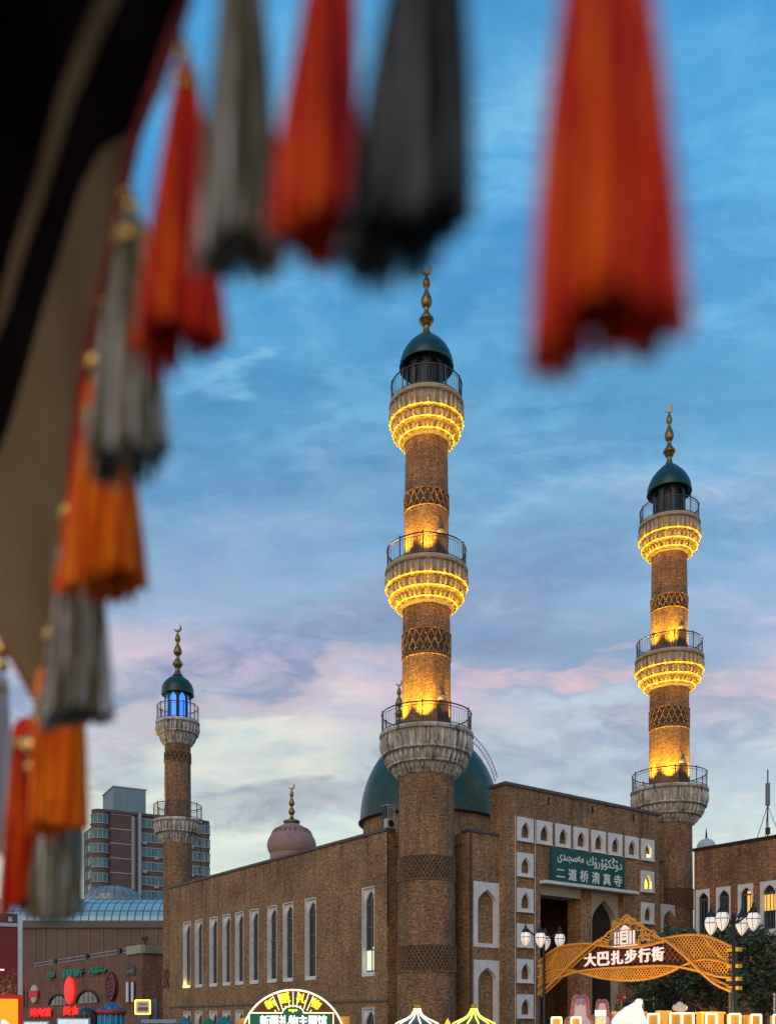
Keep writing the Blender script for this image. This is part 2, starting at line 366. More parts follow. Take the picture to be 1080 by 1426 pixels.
# ------------------------------------------------------------------ mosque plan
T = Vector((2.396, 60.)); L = Vector((-1000, 1340)).normalized(); R = Vector((1340, 1000)).normalized()
NOTCH, WO = 2.35, 1.3
T_R = T+R*24.14
T_L = Vector((-19.5, 89.3)); T_B = Vector((1.2, 103.7))
FL = Fr(T+L*NOTCH-R*WO, L, -R)               # long side wall, u runs away from us to the left
FW = Fr(T+R*NOTCH-L*WO, R, -L)               # front wing wall, u runs to the right
FB = Fr(T-L*(WO+.65), R, -L)                 # face of the tall entrance block
ZT = 13.95
mosque = thing('mosque', 'brown brick mosque with teal dome, white framed niches and a tall entrance block', 'mosque', (T.x, T.y, 0))
uEnd = FL.u(236)
wins = [(255, 265.5, 1285.5, 1377), (271.7, 282, 1281.7, 1376), (291.7, 302.7, 1278.5, 1375), (310, 321, 1275, 1373.5), (327.7, 339, 1271, 1372),
        (347.7, 360, 1267.6, 1371), (372.3, 385.3, 1262.5, 1369.5), (394, 408, 1258.5, 1368), (424.7, 440, 1252.5, 1367), (504, 521.3, 1237.8, 1361)]
ztop = sum(FL.z(w[0], w[2]) for w in wins)/len(wins); zbot = sum(FL.z(w[0], w[3]) for w in wins)/len(wins)
uw = [(FL.u(w[1]), FL.u(w[0])) for w in wins]
zl = FL.z(300, 1408)
holes = [(a, b, zbot, ztop, .55) for a, b in uw]+[(a, b, 1.0, zl, .55) for a, b in uw]
side = MB(); zA = FL.z(536, 1156); zE = FL.z(237, 1233.5)
ZS = (zA+zE)/2
wall_holes(side, FL, 0, uEnd, 0, ZS-.18, holes, .55)
side.face([FL.p(0, 0, 0), FL.p(0, -8, 0), FL.p(0, -8, ZS-.18), FL.p(0, 0, ZS-.18)])      # return into the corner notch
side.face([FL.p(uEnd, 0, 0), FL.p(uEnd, -8, 0), FL.p(uEnd, -8, ZS-.18), FL.p(uEnd, 0, ZS-.18)])
for px in (250, 268, 286.5, 303, 340, 366, 395):       # shallow brick ribs running up to the coping
    u = FL.u(px); side.box(FL, u-.11, u+.11, -.02, .05, ztop+.45, ZS-.18)
wS = side.build('side_wall', M['brick'], mosque)
cp = MB(); cp.box(FL, -.12, uEnd+.12, -.6, .12, ZS-.18, ZS); cp.box(FL, uEnd+.1, -0.1, -.02, .09, FL.z(300, 1401)-.06, FL.z(300, 1401)+.06)
cp.build('coping', M['coping'], wS)
for k, (a, b) in enumerate(uw):
    for lo, (za, zb) in enumerate(((zbot, ztop), (1.0, zl))):
        w = b-a; c = (a+b)/2; mb = MB()
        hw = w*.45; H = w*.62; zs = zb-.24-H
        for A, B in ((a+.005, a+.05), (b-.05, b-.005)): mb.box(FL, A, B, -.23, .02, za+.06, zb-.005)
        mb.box(FL, a+.06, b-.06, -.23, .02, zb-.06, zb-.005); mb.box(FL, a+.06, b-.06, -.23, .05, za+.005, za+.22)
        arch_panel(mb, FL, a+.05, b-.05, za+.2, zb-.06, c, hw, za+.3, zs, H, -.20, -.36)
        fo = mb.build('window', M['white_stone'], mosque)
        gp = MB(); arch_fill(gp, FL, c, hw-.002, za+.3, zs, H, -.335)
        gp.build('pane', M['glass'], fo)
        br = MB()
        for t in ((0.33, .66) if lo == 0 else (.6,)):
            zz = za+.3+(zs-za-.3)*t; br.box(FL, c-hw, c+hw, -.33, -.285, zz-.05, zz+.05)
        br.box(FL, c-.03, c+.03, -.33, -.29, za+.3, zs+H*.4)
        if lo == 0: br.box(FL, c-hw, c+hw, -.33, -.29, zs-.05, zs+.05)
        br.build('window_bars', M['frame_dark'], fo)
        if k == 9 and lo == 0:
            lp = MB(); lp.box(FL, c-hw+.04, c-.05, -.333, -.327, za+.42, zs-.63*(zs-za-.3)); lp.box(FL, c+.05, c+hw-.04, -.333, -.327, za+.42, zs-.66*(zs-za-.3))
            lp.build('lit_pane', M['window_pale'], fo)
        if k == 0 and lo == 0:
            lp = MB(); lp.box(FL, a+.15, b-.1, .02, .1, za+.1, za+.24); lp.build('sill_lamp', M['led_y'], fo)
            lamp('POINT', 'sill_light', FL.p(b-.3, -.05, za+.45), 5, (1, .75, .15), fo)
# front wing with the two blank niches, wing to the right of the entrance block
FBu0, FBu1 = FB.u(703.5), FB.u(917.3)
ZW = FW.z(668, 1157)
wu1 = (T_R-FW.o).dot(R)-NOTCH
fw = MB()
n1h = [(FW.u(659), FW.u(695), FW.z(676, 1319), FW.z(676, 1230)), (FW.u(659.5), FW.u(695), 1.2, FW.z(676, 1338.5))]
n2h = [(FW.u(919.5), FW.u(942), FW.z(930, 1345), FW.z(930, 1261))]
wall_holes(fw, FW, 0, FBu0-2.35+.6, 0, ZW-.16, [h+(.35,) for h in n1h], .35); fw2 = MB(); wall_holes(fw2, FW, FBu1-2.35-.6, wu1, 0, ZW-.16, [h+(.35,) for h in n2h], .35)
fw.face([FW.p(0, 0, 0), FW.p(0, -8, 0), FW.p(0, -8, ZW-.16), FW.p(0, 0, ZW-.16)])
fw2.face([FW.p(wu1, 0, 0), FW.p(wu1, -8, 0), FW.p(wu1, -8, ZW-.16), FW.p(wu1, 0, ZW-.16)]); fw2.build('front_wall', M['brick'], mosque)
wF = fw.build('front_wall', M['brick'], mosque)
cp = MB(); cp.box(FW, -.1, wu1+.1, -.6, .1, ZW-.16, ZW); cp.build('coping', M['coping'], wF)
for h in n1h+n2h:
    mb = MB(); w = h[1]-h[0]; c = (h[0]+h[1])/2
    arch_panel(mb, FW, h[0]-.04, h[1]+.04, h[2]-.04, h[3]+.04, c, w*.36, h[2]+w*.10, h[3]-w*.55, w*.36, .07, -.30)
    mb.build('blank_niche', M['white_stone'], mosque)
# roof and body
rf = MB(); zr = ZT-1.0
P = [FL.p(0, -.1, zr), FL.p(uEnd, -.1, zr), Vector((*(T_L+R*24), zr)), FW.p(wu1, -.1, zr), FW.p(0, -.1, zr), Vector((*(T+(L+R)*2), zr))]
rf.face(P); rf.build('roof', M['roof'], mosque)
bw = MB()
for A, B in ((P[1], P[2]), (P[2], P[3])): bw.face([(A.x, A.y, 0), (B.x, B.y, 0), (B.x, B.y, ZT), (A.x, A.y, ZT)])
for A in ((T+R*WO*2+L*2), ): bw.lathe(A, [(1.4, 0), (1.4, ZT-.9)], 16)
bw.build('rear_wall', M['brick'], mosque)
# entrance block
ZBk = (FB.z(703.5, 1089)+FB.z(917, 1132.5))/2
eb = MB()
ncol = [(719, 740.8), (745.8, 767), (772.5, 792.3), (797.5, 817.2), (822.2, 841.4), (846, 864.4), (869.4, 887), (891.7, 908.6)]
ntop = [1138, 1142.8, 1147.2, 1151.2, 1155.8, 1160.3, 1164.4, 1167.8]
zn = sum(FB.z(a, t) for (a, b), t in zip(ncol, ntop))/8
wn = sum(FB.u(b)-FB.u(a) for a, b in ncol)/8
hn = 32.5/F*FB.p(FB.u(719), 0, 0).y
dzn = (FB.z(719, 1187)-FB.z(719, 1385))/4
cells = [((FB.u(a)+FB.u(b))/2, zn, i) for i, (a, b) in enumerate(ncol)]
for k in range(1, 7): cells.append(((FB.u(719)+FB.u(740.8))/2, zn-dzn*k, 10+k)); cells.append(((FB.u(891.7)+FB.u(908.6))/2, zn-dzn*k, 20+k))
cells = [c for c in cells if c[1]-hn > .3]
pu0, pu1 = FB.u(752), FB.u(868.5); zp = FB.z(752, 1229)
nh = [(c-wn*.34, c+wn*.34, zt-hn+.15, zt-.15, .30) for c, zt, i in cells]
wall_holes(eb, FB, FBu0, FBu1, 0, ZBk-.2, nh+[(pu0, pu1, -1, zp, 8.)], .45, back=True)
TH = 1.45
for u in (FBu0, FBu1): eb.face([FB.p(u, 0, 0), FB.p(u, -TH, 0), FB.p(u, -TH, ZBk-.2), FB.p(u, 0, ZBk-.2)])
eb.face([FB.p(FBu0, -TH, ZW-1), FB.p(FBu1, -TH, ZW-1), FB.p(FBu1, -TH, ZBk-.2), FB.p(FBu0, -TH, ZBk-.2)])
wB = eb.build('entrance_block', M['brick'], mosque)
cp = MB(); cp.box(FB, FBu0-.12, FBu1+.12, -TH-.12, .12, ZBk-.2, ZBk); cp.build('coping', M['coping'], wB)
for t in (.25, .53, .81):
    sp = MB(); u = FBu0+(FBu1-FBu0)*t; sp.box(FB, u-.05, u+.05, .003, .07, ZBk-.95, ZBk-.45); sp.build('rain_spout', M['black'], wB)
for c, zt, i in cells:
    mb = MB(); a, b = c-wn/2, c+wn/2
    arch_panel(mb, FB, a, b, zt-hn, zt, c+.01, wn*.29, zt-hn+.20, zt-.26-wn*.46, wn*.46, .13, -.10)
    mb.box(FB, a-.03, b+.03, .02, .2, zt-hn-.06, zt-hn-.002)
    fo = mb.build('niche', M['white_stone'], mosque)
    if i == 21:
        lp = MB(); arch_fill(lp, FB, c+.01, wn*.285, zt-hn+.20, zt-.26-wn*.46, wn*.46, -.24); lp.build('lit_back', M['window_yellow'], fo)
        lamp('POINT', 'niche_light', FB.p(c, .0, zt-hn+.5), 5, (1, .8, .15), fo)
    if i == 7:
        lp = MB(); lp.box(FB, c-.05, c+.22, .0, .1, zt-hn+.24, zt-hn+.42); lp.build('niche_lamp', M['led_w'], fo)
        lamp('POINT', 'niche_light', FB.p(c, .12, zt-hn+.62), 4, (1, .9, .4), fo)
# portal interior: canopy edge, lintel, pier, plastered arch
cn = MB(); cn.box(FB, FB.u(750.5), FB.u(881), .01, .55, zp-.10, zp+.10); cn.build('canopy', M['white_stone'], mosque)
li = MB(); li.box(FB, pu0+.02, FB.u(812), -1.6, -.25, zp-.75, zp-.004); li.build('lintel', M['beige'], mosque)
pr = MB(); pr.box(FB, FB.u(812)+.05, FB.u(826)+.1, -1.5, -.3, 0, zp-.01); pr.build('pier', M['brick'], mosque)
ua = FB.u(826)+.15; ub = pu1-.02
aw = MB(); arch_panel(aw, FB, ua, ub, 0, zp-.02, (ua+ub)/2+.02, (ub-ua)*.42, 0, FB.z(850, 1283), FB.z(850, 1253)-FB.z(850, 1283), -.5, -1.1); aw.build('porch_arch', M['beige'], mosque)
dk = MB(); arch_fill(dk, FB, (ua+ub)/2+.02, (ub-ua)*.42-.003, 0, FB.z(850, 1283), FB.z(850, 1253)-FB.z(850, 1283), -1.02); dk.build('arch_shade_sheet', mat('dark_arch_shade', (.018, .008, .007), .6, var=.4, vscale=3), mosque)  # dark sheet added in the arch; shade of the opening put into its colour
dk = MB(); dk.box(FB, pu0+.03, pu1-.03, -7.9, -7.8, 0, zp-.03); dk.build('porch_back', M['brick_dark'], mosque)  # dark brick over the back wall puts the porch's inner shade into colour
# conduits
cd_ = MB()
for px in (716.5, 744): u = FB.u(px); cd_.tube([FB.p(u, .05, .2), FB.p(u, .05, zn+.05)], .022, 5)
cd_.build('conduit', M['white_stone'], wB)
dp = MB(); u = FW.u(654); dp.tube([FW.p(u, .1, .1), FW.p(u, .1, ZW-.2)], .07, 6); dp.build('downpipe', mat('dark_red_pipe', (.07, .028, .022), .6), wF)
dp = MB(); dp.tube([FL.p(-.06, .02, 8), FL.p(-.06, .02, ZS-.2)], .035, 6); dp.build('downpipe', M['black'], wS)
# great dome
DC = ((598-540)/F*80, 80.); dr = 97*80/F; zd = ZC+(HY-1147)/F*80; dH = 124*80/F
dm = MB(); dm.lathe(DC, [(dr*1.0*cos(a)**.92 if a < pi/2-.01 else .02, zd+dH*sin(a)) for a in [pi/2*k/22 for k in range(23)]], 64)
dome = dm.build('dome', M['dome_tile'], mosque)
dd = MB(); dd.lathe(DC, [(dr*.955, 12.5), (dr*.955, zd-.12)], 48); dd.build('drum', M['brick'], dome)
dd = MB(); dd.lathe(DC, [(dr*.94, zd-.13), (dr*1.02, zd-.11), (dr*1.025, zd+.0), (dr*.98, zd+.05)], 64); dd.build('dome_rim', M['dark'], dome)
ld = MB(); rails = [[], []]
for k in range(24):
    e = RAD(22+k*2.6); rad = dr*1.0*cos(e)**.92+.1; az_ = RAD(-28)
    for s_, q in zip((-.22, .22), rails):
        lift = .35 if 1 else 0
        q.append(Vector((DC[0]+(rad+lift+.05)*cos(az_)-s_*sin(az_), DC[1]+(rad+lift+.05)*sin(az_)+s_*cos(az_), zd+(dH+.3)*sin(e)+.1+s_*1.1)))
for q in rails: ld.tube(q, .045, 5)
for a, b in zip(*rails): ld.tube([a, b], .03, 4)
ld.build('dome_ladder', M['ac'], dome)
# air conditioner and cage on the wall corner
FA = Fr(FL.p(0, -.55, 0).xy, R, -L)
acu = thing('air_conditioner', 'white air conditioner unit on the roof corner beside the tallest minaret', 'air conditioner', (*FA.o, ZS))
mb = MB(); mb.box(FA, -.55, .22, -.35, .0, ZS+.01, ZS+.62); mb.build('casing', M['ac'], acu)
mb = MB(); cx = FA.p(-.25, .02, ZS+.32); mb.tube([cx+Vector((*(R*.2*cos(a)), .2*sin(a))) for a in [2*pi*k/20 for k in range(20)]], .025, 4, True)
mb.blob(cx, [Vector((*(R*.19), 0)), Vector((*(L*.02), 0)), Vector((0, 0, .19))], 12, 6); mb.build('fan', M['dark'], acu)
cage = thing('roof_cage', 'white barred metal cage standing above the air conditioner unit', 'cage', (*FA.p(.1, -.6, 0).xy, ZS))
mb = MB()
for u in (-.05, .1, .25, .4, .5): mb.box(FA, u, u+.035, -.64, -.6, ZS, ZS+1.62)
for z in (ZS+.75, ZS+1.62): mb.box(FA, -.05, .545, -.66, -.58, z-.03, z+.03)
mb.box(FA, -.05, .545, -1.3, -.59, ZS+1.66, ZS+1.70); mb.build('bars', M['ac'], cage)
mb = MB(); mb.box(FA, .0, .5, -1.25, -.8, ZS, ZS+1.5); mb.build('cabinet', M['dark'], cage)

# ------------------------------------------------------------------ mosque name board
sign = thing('mosque_sign', 'green board with white Uyghur and Chinese lettering above the mosque entrance', 'sign', (*FB.p(FB.u(768), .3, 0).xy, FB.z(768, 1229)))
su0, su1 = FB.u(768, .4), FB.u(869.2, .4); sz0, sz1 = FB.z(768, 1228.5, .4), FB.z(768, 1180, .4)
mb = MB(); mb.box(FB, su0, su1, .25, .4, sz0, sz1); mb.build('board', M['sign_green'], sign)
sw, sh = su1-su0, sz1-sz0
UY = '\ufeef\ufeaa\ufbe9\ufea0\ufeb3\ufeea\ufee3 \ufed9\ufbdb\ufead\ufbde\ufbda\ufedc\ufbd5\ufbd9\ufea9'
text('uyghur_word', UY[:7], FB, su0+sw*.07, su0+sw*.42, sz0+sh*.58, sz0+sh*.86, .404, M['sign_white'], sign, .03, .016)
text('uyghur_word', UY[8:], FB, su0+sw*.46, su0+sw*.96, sz0+sh*.54, sz0+sh*.97, .404, M['sign_white'], sign, .03, .016)
for k, ch in enumerate('二道桥清真寺'):
    u = su0+sw*(.055+.158*k); text('chinese_character', ch, FB, u, u+sw*.115, sz0+sh*(.10 if k else .16), sz0+sh*(.46 if k else .40), .404, M['sign_white'], sign, .03, .022)

# ------------------------------------------------------------------ minarets
def crescent(mb, c, r, fr_d, thick=.05):
    d = Vector((*fr_d, 0)); up = Vector((0, 0, 1)); nrm = d.cross(up)
    O, I = [], []
    for k in range(21):
        a = RAD(-178+250*k/20)
        O.append(c+d*(r*cos(a))+up*(r*sin(a)))
    # inner circle offset up-left so that the horns point up
    for k in range(21):
        t = 1-abs(k/10-1)**2.2
        I.append(O[k]+(c-O[k])*(.60*t))
    for s_ in (-1, 1): mb.grid([[p+nrm*thick*s_ for p in O], [p+nrm*thick*s_ for p in I]])
    mb.grid([[p-nrm*thick for p in O], [p+nrm*thick for p in O]]); mb.grid([[p-nrm*thick for p in I], [p+nrm*thick for p in I]])
def band(mb_d, mb_l, c, r0, z0_, z1_, n, rows, r1=None):
    mb_d.lathe(c, [(r0+.010, z0_), (r0+.010, z1_)], 48)
    seg = int(4*rows)//2*1
    for sgn in (1, -1):
        for k in range(n):
            pts = []
            for i in range(seg*2+1):
                t = i/(seg*2); ph = t*rows
                a = 2*pi*(k+sgn*ph)/n
                pts.append(Vector((c[0]+(r0+.008)*cos(a), c[1]+(r0+.008)*sin(a), z0_+(z1_-z0_)*t)))
            mb_l.tube(pts, .055 if rows < 3 else .033, 4, cap=False)
    for z in (z0_, z1_): mb_l.ring(c, r0+.02, z, .05, 48, 4)
LEDW = 6.5
def minaret(loc, s, sp, label, uplights, capk=1., blue=False, light=True):
    c = (loc.x, loc.y); root = thing('minaret', label, 'minaret', (loc.x, loc.y, 0), 'minarets of the mosque')
    zz = lambda y: ZC+(HY-y)*s
    toc = Vector((-loc.x, -loc.y)).normalized(); rgt = Vector((-toc.y, toc.x))
    pol = lambda r, a, z: Vector((*(Vector(c)+toc*(r*cos(RAD(a)))+rgt*(r*sin(RAD(a)))), z))
    tb = [b for b in sp['balc']]
    zc0 = zz(tb[0]['floor'])
    zc0 = zz(557) if sp is big else zc0; cz = lambda y: zc0+(zz(y)-zc0)*capk
    # shafts
    for y0, h0, y1, h1 in sp['shaft']:
        mb = MB(); mb.lathe(c, [(h0*s+(h1-h0)*s*k/6, (zz(y0)+((zz(y1) if y1 else -.05)-zz(y0))*k/6)) for k in range(7)], 48)
        sh_ = mb.build('shaft', M['brick_tower'], root)
        for yf0, yf1, hw, n, rows in sp['band']:
            a, b = HY-(HY-yf1)*(1-hw/F), HY-(HY-yf0)*(1-hw/F)
            if y0 < b < (y1 or 3000):
                d_, l_ = MB(), MB(); band(d_, l_, c, hw*s, zz(a), zz(b), n, rows)
                po = d_.build('band_ground', M['brick_dark'], sh_); l_.build('lattice_band', M['brick_tower'], sh_)  # dark ground puts the shade between raised bars into the brick colour
    for bi, b in enumerate(tb):
        fz = zz(b['floor']); n = b['n']
        mb = MB(); strips = MB()
        hw0 = b['tier'][0][1]
        mb.lathe(c, [(.05, fz), (hw0*s*1.005, fz), (hw0*s*1.01, fz-.14), (hw0*s*.985, fz-.2)], 64)
        for ti, (y0, h0, y1, h1) in enumerate(b['tier']):
            za, zb = zz(y1), zz(y0); ra, rb = h1*s, h0*s
            if ti == 0: zb -= .16
            m = 8; NS = n*6
            prof = []
            P = []
            for i in range(m+1):
                t = i/m; zr_ = za+(zb-za)*t; rr = ra+(rb-ra)*(t**.8)-.20
                P.append([Vector((c[0]+rr*cos(2*pi*k/96), c[1]+rr*sin(2*pi*k/96), zr_)) for k in range(96)])
            mb.grid(P, None, False, True)
            if ti+1 < len(b['tier']):       # ledge to the tier below
                rn = b['tier'][ti+1][1]*s
                mb.lathe(c, [(rn-.26, za-.004), (ra-.02, za), (ra-.02, za+.06), (ra-.2, za+.07)], 64)
            dzt = zb-za
            for k in range(n):
                a = 2*pi*(k+.5*(ti % 2))/n; rm = ra+(rb-ra)*.45; e = Vector((cos(a), sin(a), 0)); tg = Vector((-sin(a), cos(a), 0))
                ctr = Vector((c[0], c[1], za+dzt*.48))+e*(rm-.09)
                wd = pi*rm/n*b.get('fat', .54)
                lean = e*((rb-ra)*.42)
                mb.blob(ctr, [e*.20, tg*wd, Vector((0, 0, dzt*.46))+lean], 8, 6, b.get('point', .55))
                # little foot that scallops the lower edge
                mb.blob(Vector((c[0], c[1], za+.03))+e*(ra-.03), [e*.09, tg*(wd*1.15), Vector((0, 0, .09))], 6, 4)
            if ti == 0: mb.lathe(c, [(rb-.3, zb+.004), (rb+.0, zb+.004), (rb+.0, zb-.07), (rb-.25, zb-.08)], 64)
            if b['led']:
                for k in range(16):
                    a = 2*pi*k/16; lamp('POINT', 'strip_light', (c[0]+(ra+.17)*cos(a), c[1]+(ra+.17)*sin(a), za-.03), LEDW, (1, .48, .012), root, .05)
            if b['led']: strips.ring(c, ra+.055, za+.03, b.get('lt', .036), n*6, 4, n, .03)
        mb.lathe(c, [(b['under'][0]*s, zz(b['under'][1])), (b['tier'][-1][3]*s-.02, zz(b['tier'][-1][2])-.02), (b['tier'][-1][3]*s-.3, zz(b['tier'][-1][2]))], 64)
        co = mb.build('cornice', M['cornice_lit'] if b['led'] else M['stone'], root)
        if b['led']: strips.build('light_strip', M['led'], co)
        # railing
        rr = b['rail']*s; rt = zz(b['rtop']); mb = MB()
        mb.ring(c, rr, rt, .045, 64, 5); mb.ring(c, rr, rt-.17, .02, 64, 4); mb.ring(c, rr, fz+.13, .03, 64, 4)
        npost, nb = 10, b.get('nb', 80)
        for k in range(npost):
            a = 2*pi*(k+.3)/npost; x, y = c[0]+rr*cos(a), c[1]+rr*sin(a); mb.tube([(x, y, fz-.25), (x, y, rt+.02)], .045, 5); mb.blob((x, y, rt+.08), [Vector((.055, 0, 0)), Vector((0, .055, 0)), Vector((0, 0, .06))], 6, 4)
        for k in range(nb):
            a = 2*pi*(k+.5)/nb; x, y = c[0]+rr*cos(a), c[1]+rr*sin(a); mb.tube([(x, y, fz+.13), (x, y, rt-.17)], .014, 3, cap=False)
        mb.build('railing', M['rail'], root)
        # doorway with a small rounded hood, floodlights
        if b.get('door'):
            hs = b['door']*s; a = b.get('da', 42)
            e = (pol(1, a, 0)-pol(0, a, 0)); fd = Fr(pol(hs, a, 0).xy, Vector((-e.y, e.x)), e.xy)
            mb = MB(); mb.box(fd, -.40, .40, -.35, .05, fz+.01, fz+1.75); do = mb.build('door', mat('brown_door', (.05, .032, .02), .6), root)
            mb = MB(); mb.lathe((0, 0), [(.42*cos(t), .42*sin(t)) for t in [pi/2*k/6 for k in range(7)]], 16)
            o0 = fd.p(0, -.14, fz+1.77); mb.v = [v+o0 for v in mb.v]; mb.build('door_hood', mat('hood_lamp_glow_tint', (.55, .40, .20), .6), do); lamp('SPOT', 'hood_light', fd.p(0, .62, fz+.3), 260 if sp is big else 40, (1, .58, .04), root, .05, (-fd.nn.x*.25, -fd.nn.y*.25, 1), 50)  # hood's gold tone puts the lamp's warm light into its colour
        for a, pw in uplights.get(bi, []):
            hs = b['door']*s if b.get('door') else b['lamp_r']*s
            p = pol(hs+.72, a, fz+.12)
            mb = MB(); e = (pol(1, a, 0)-pol(0, a, 0)); fd = Fr(p.xy, Vector((-e.y, e.x)), e.xy); mb.box(fd, -.16, .16, -.1, .12, fz+.01, fz+.13); mb.build('floodlight', M['dark'], root)
            lamp('SPOT', 'uplight', p+Vector((0, 0, .1)), pw*7.5, (1, .58, .025), root, .06, Vector((-e.x*.16, -e.y*.20, 1)), 82)
    # lantern, dome, finial
    b = tb[0]; fz = zz(b['floor']); dl = sp['dome']; hl = sp['lantern']*s; zdm = cz(dl[-1][0])
    mb = MB(); mb.lathe(c, [(hl*.80, fz), (hl*.80, zdm+.6)], 32); lan = mb.build('lantern', M['blue_glow'] if blue else M['dark'], root)
    mb = MB()
    for k in range(8):
        a = 2*pi*(k+.5)/8+RAD(sp.get('lrot', 0)); e = Vector((cos(a), sin(a))); fd = Fr(Vector(c)+e*(hl*.86), Vector((-e.y, e.x)), e)
        wdt = hl*.86*math.tan(pi/8)*1.02
        arch_panel(mb, fd, -wdt, wdt, fz, zdm+.55, 0, wdt*.68, fz+.15, zdm-.45, .5, .06, -.02)
    mb.lathe(c, [(hl*.7, zdm+.5), (hl*1.18, zdm+.42), (hl*1.18, zdm+.5), (hl*.9, zdm+.62)], 32)
    mb.build('lantern_arcade', mat('dark_lantern_paint', (.02, .035, .040), .5), lan)
    mb = MB(); pr_ = [(h*s, cz(y)) for y, h in dl]; mb.lathe(c, pr_, 48)
    mb.lathe(c, [(pr_[-1][0]*1.0, pr_[-1][1]), (pr_[-1][0]*1.025, pr_[-1][1]+.05), (pr_[-1][0]*1.0, pr_[-1][1]+.16)], 48); mb.lathe(c, [(pr_[-1][0], pr_[-1][1]+.01), (hl*.8, pr_[-1][1]+.25)], 32)
    mb.build('dome', M['dome_paint'], root)
    mb = MB(); fl = sp['finial']; mb.lathe(c, [(h*s, cz(y)) for y, h in fl], 20); fn = mb.build('finial', M['gold_old'], root)
    mb = MB(); crescent(mb, Vector((c[0], c[1], cz(sp['moon'][0]))), sp['moon'][1]*s*1.15, rgt); mb.build('crescent', M['gold_old'], fn)
    return root
S1 = 60/F
big = dict(
    finial=[(382, .4), (384.5, 1.5), (388, 3.2), (392, 4.6), (396, 5.3), (399, 4.6), (401, 2.6), (404, 2.4), (409, 4.2), (415, 7), (420.5, 8), (425, 7), (428.5, 4.5), (430, 3.2), (433, 3.3), (437, 5), (442, 8.5), (445, 10.6), (447, 10.4), (448, 8.6), (452, 7.3), (454.5, 5.2), (456, 3.9), (460, 4.6), (464, 6.2), (468, 7.6)],
    moon=(375.5, 6.2),
    dome=[(466, 1), (467.5, 7), (471, 13), (476, 18.5), (482, 24.5), (489, 30), (497, 34.3), (505, 36.8), (511, 37.4), (514, 37.2)],
    lantern=29,
    balc=[dict(floor=566, rail=49, rtop=539, n=36, led=True, lamp_r=27, tier=[(566, 51.5, 593.5, 49.5), (593.5, 48, 607.5, 45), (607.5, 43, 618, 36.5)], under=(30, 622)),
          dict(floor=797, rail=54.7, rtop=769, n=38, led=True, door=31.5, tier=[(797, 57.3, 822.5, 55.3), (822, 54, 837, 50), (837, 48, 848, 41)], under=(33.5, 853)),
          dict(floor=1025, rail=62.2, rtop=997, n=40, led=False, door=34.5, fat=.50, point=.2, tier=[(1025, 65, 1055, 61.5), (1055, 59, 1071, 53), (1071, 51, 1083, 42)], under=(37.5, 1085))],
    shaft=[(612, 29.3, 795, 31.4), (842, 32.6, 1025, 34.6), (1068, 37.8, None, 42)],
    band=[(677, 701, 30.4, 20, 1), (873, 909, 33.2, 20, 1.5), (1190, 1224, 39.6, 44, 4), (1316, 1353, 40.9, 44, 4)])
minaret(T, S1, big, 'tallest looking minaret, engaged at the mosque corner in front of the teal dome', {1: [(-55, 280), (0, 230), (62, 60)], 2: [(-60, 420), (-5, 420), (70, 160)]})
minaret(T_R, S1, big, 'second amber lit minaret, rising behind the right end of the entrance block', {1: [(-50, 330), (8, 330), (75, 200)], 2: [(-55, 500), (0, 460), (65, 260)]}, 1.07)
S2 = 89.3/F
small = dict(
    finial=[(879, .3), (882, 1), (886, 2.8), (890, 4), (893, 3.4), (895, 1.8), (898, 2.2), (903, 4.6), (907.5, 6.1), (911, 5.2), (913, 2.8), (916, 2.3), (920, 4), (924, 7), (926, 7.2), (929, 5), (931.5, 3), (934, 3.2), (938, 5), (942, 7.5)],
    moon=(875, 4.8),
    dome=[(941, 1), (942, 5), (945, 11), (949, 16), (954, 19.8), (960, 21.8), (965, 22.3), (969, 22)],
    lantern=18.5, lrot=12,
    balc=[dict(floor=1007, rail=28, rtop=985, n=30, led=False, lamp_r=17, nb=48, fat=.5, point=.2, tier=[(1007, 30, 1024, 28.3), (1024, 26.5, 1037, 20.5)], under=(18, 1039)),
          dict(floor=1144, rail=32.4, rtop=1123, n=34, led=False, lamp_r=18.6, nb=48, fat=.5, point=.2, tier=[(1144, 33.2, 1162, 30.8), (1162, 28.5, 1174, 22)], under=(19.4, 1176))],
    shaft=[(1030, 17.7, 1147, 18.4), (1168, 19.4, None, 20.5)],
    band=[(1045.5, 1058, 17.9, 18, 1), (1351, 1376, 20.2, 18, 1.5)])
minaret(T_L, S2, small, 'smaller minaret with a blue lit lantern at the far left corner of the mosque', {0: [(-80, 60)], 1: [(-105, 260)]}, blue=True)
lantern_l = lamp('POINT', 'lantern_light', (T_L.x-.9, T_L.y-1.2, ZC+(HY-1003)*S2), 12, (.1, .4, 1))
minaret(T_B, S2, small, 'far minaret whose dark finial peeps out left of the tallest minaret', {})
# ------------------------------------------------------------------ things behind
# dusty pink dome
Yp = 112.; sp_ = Yp/F; pc = ((406-540)*sp_, Yp); zz = lambda y: ZC+(HY-y)*sp_
pk = thing('domed_pavilion', 'dusty pink onion dome with a gilt finial rising behind the side wall', 'dome', (*pc, 0))
mb = MB(); mb.lathe(pc, [(30*sp_, 0), (30*sp_, zz(1190))], 40); mb.build('drum', M['pink_plaster'], pk)
mb = MB(); mb.lathe(pc, [(h*sp_, zz(y)) for y, h in [(1146, 5), (1148, 10), (1152, 17), (1157, 23), (1163, 28.5), (1170, 32.5), (1176, 34), (1181, 34), (1186, 32.5), (1190, 30)]], 48)
d = mb.build('dome', M['pink_plaster'], pk)
mb = MB()
for k in range(24):
    a = 2*pi*k/24; mb.blob((pc[0]+24.3*sp_*cos(a), pc[1]+24.3*sp_*sin(a), zz(1159)), [Vector((.16*cos(a), .16*sin(a), .1)), Vector((-sin(a), cos(a), 0))*(.26 if k % 2 else .14), Vector((-.34*cos(a), -.34*sin(a), .42))], 6, 4)
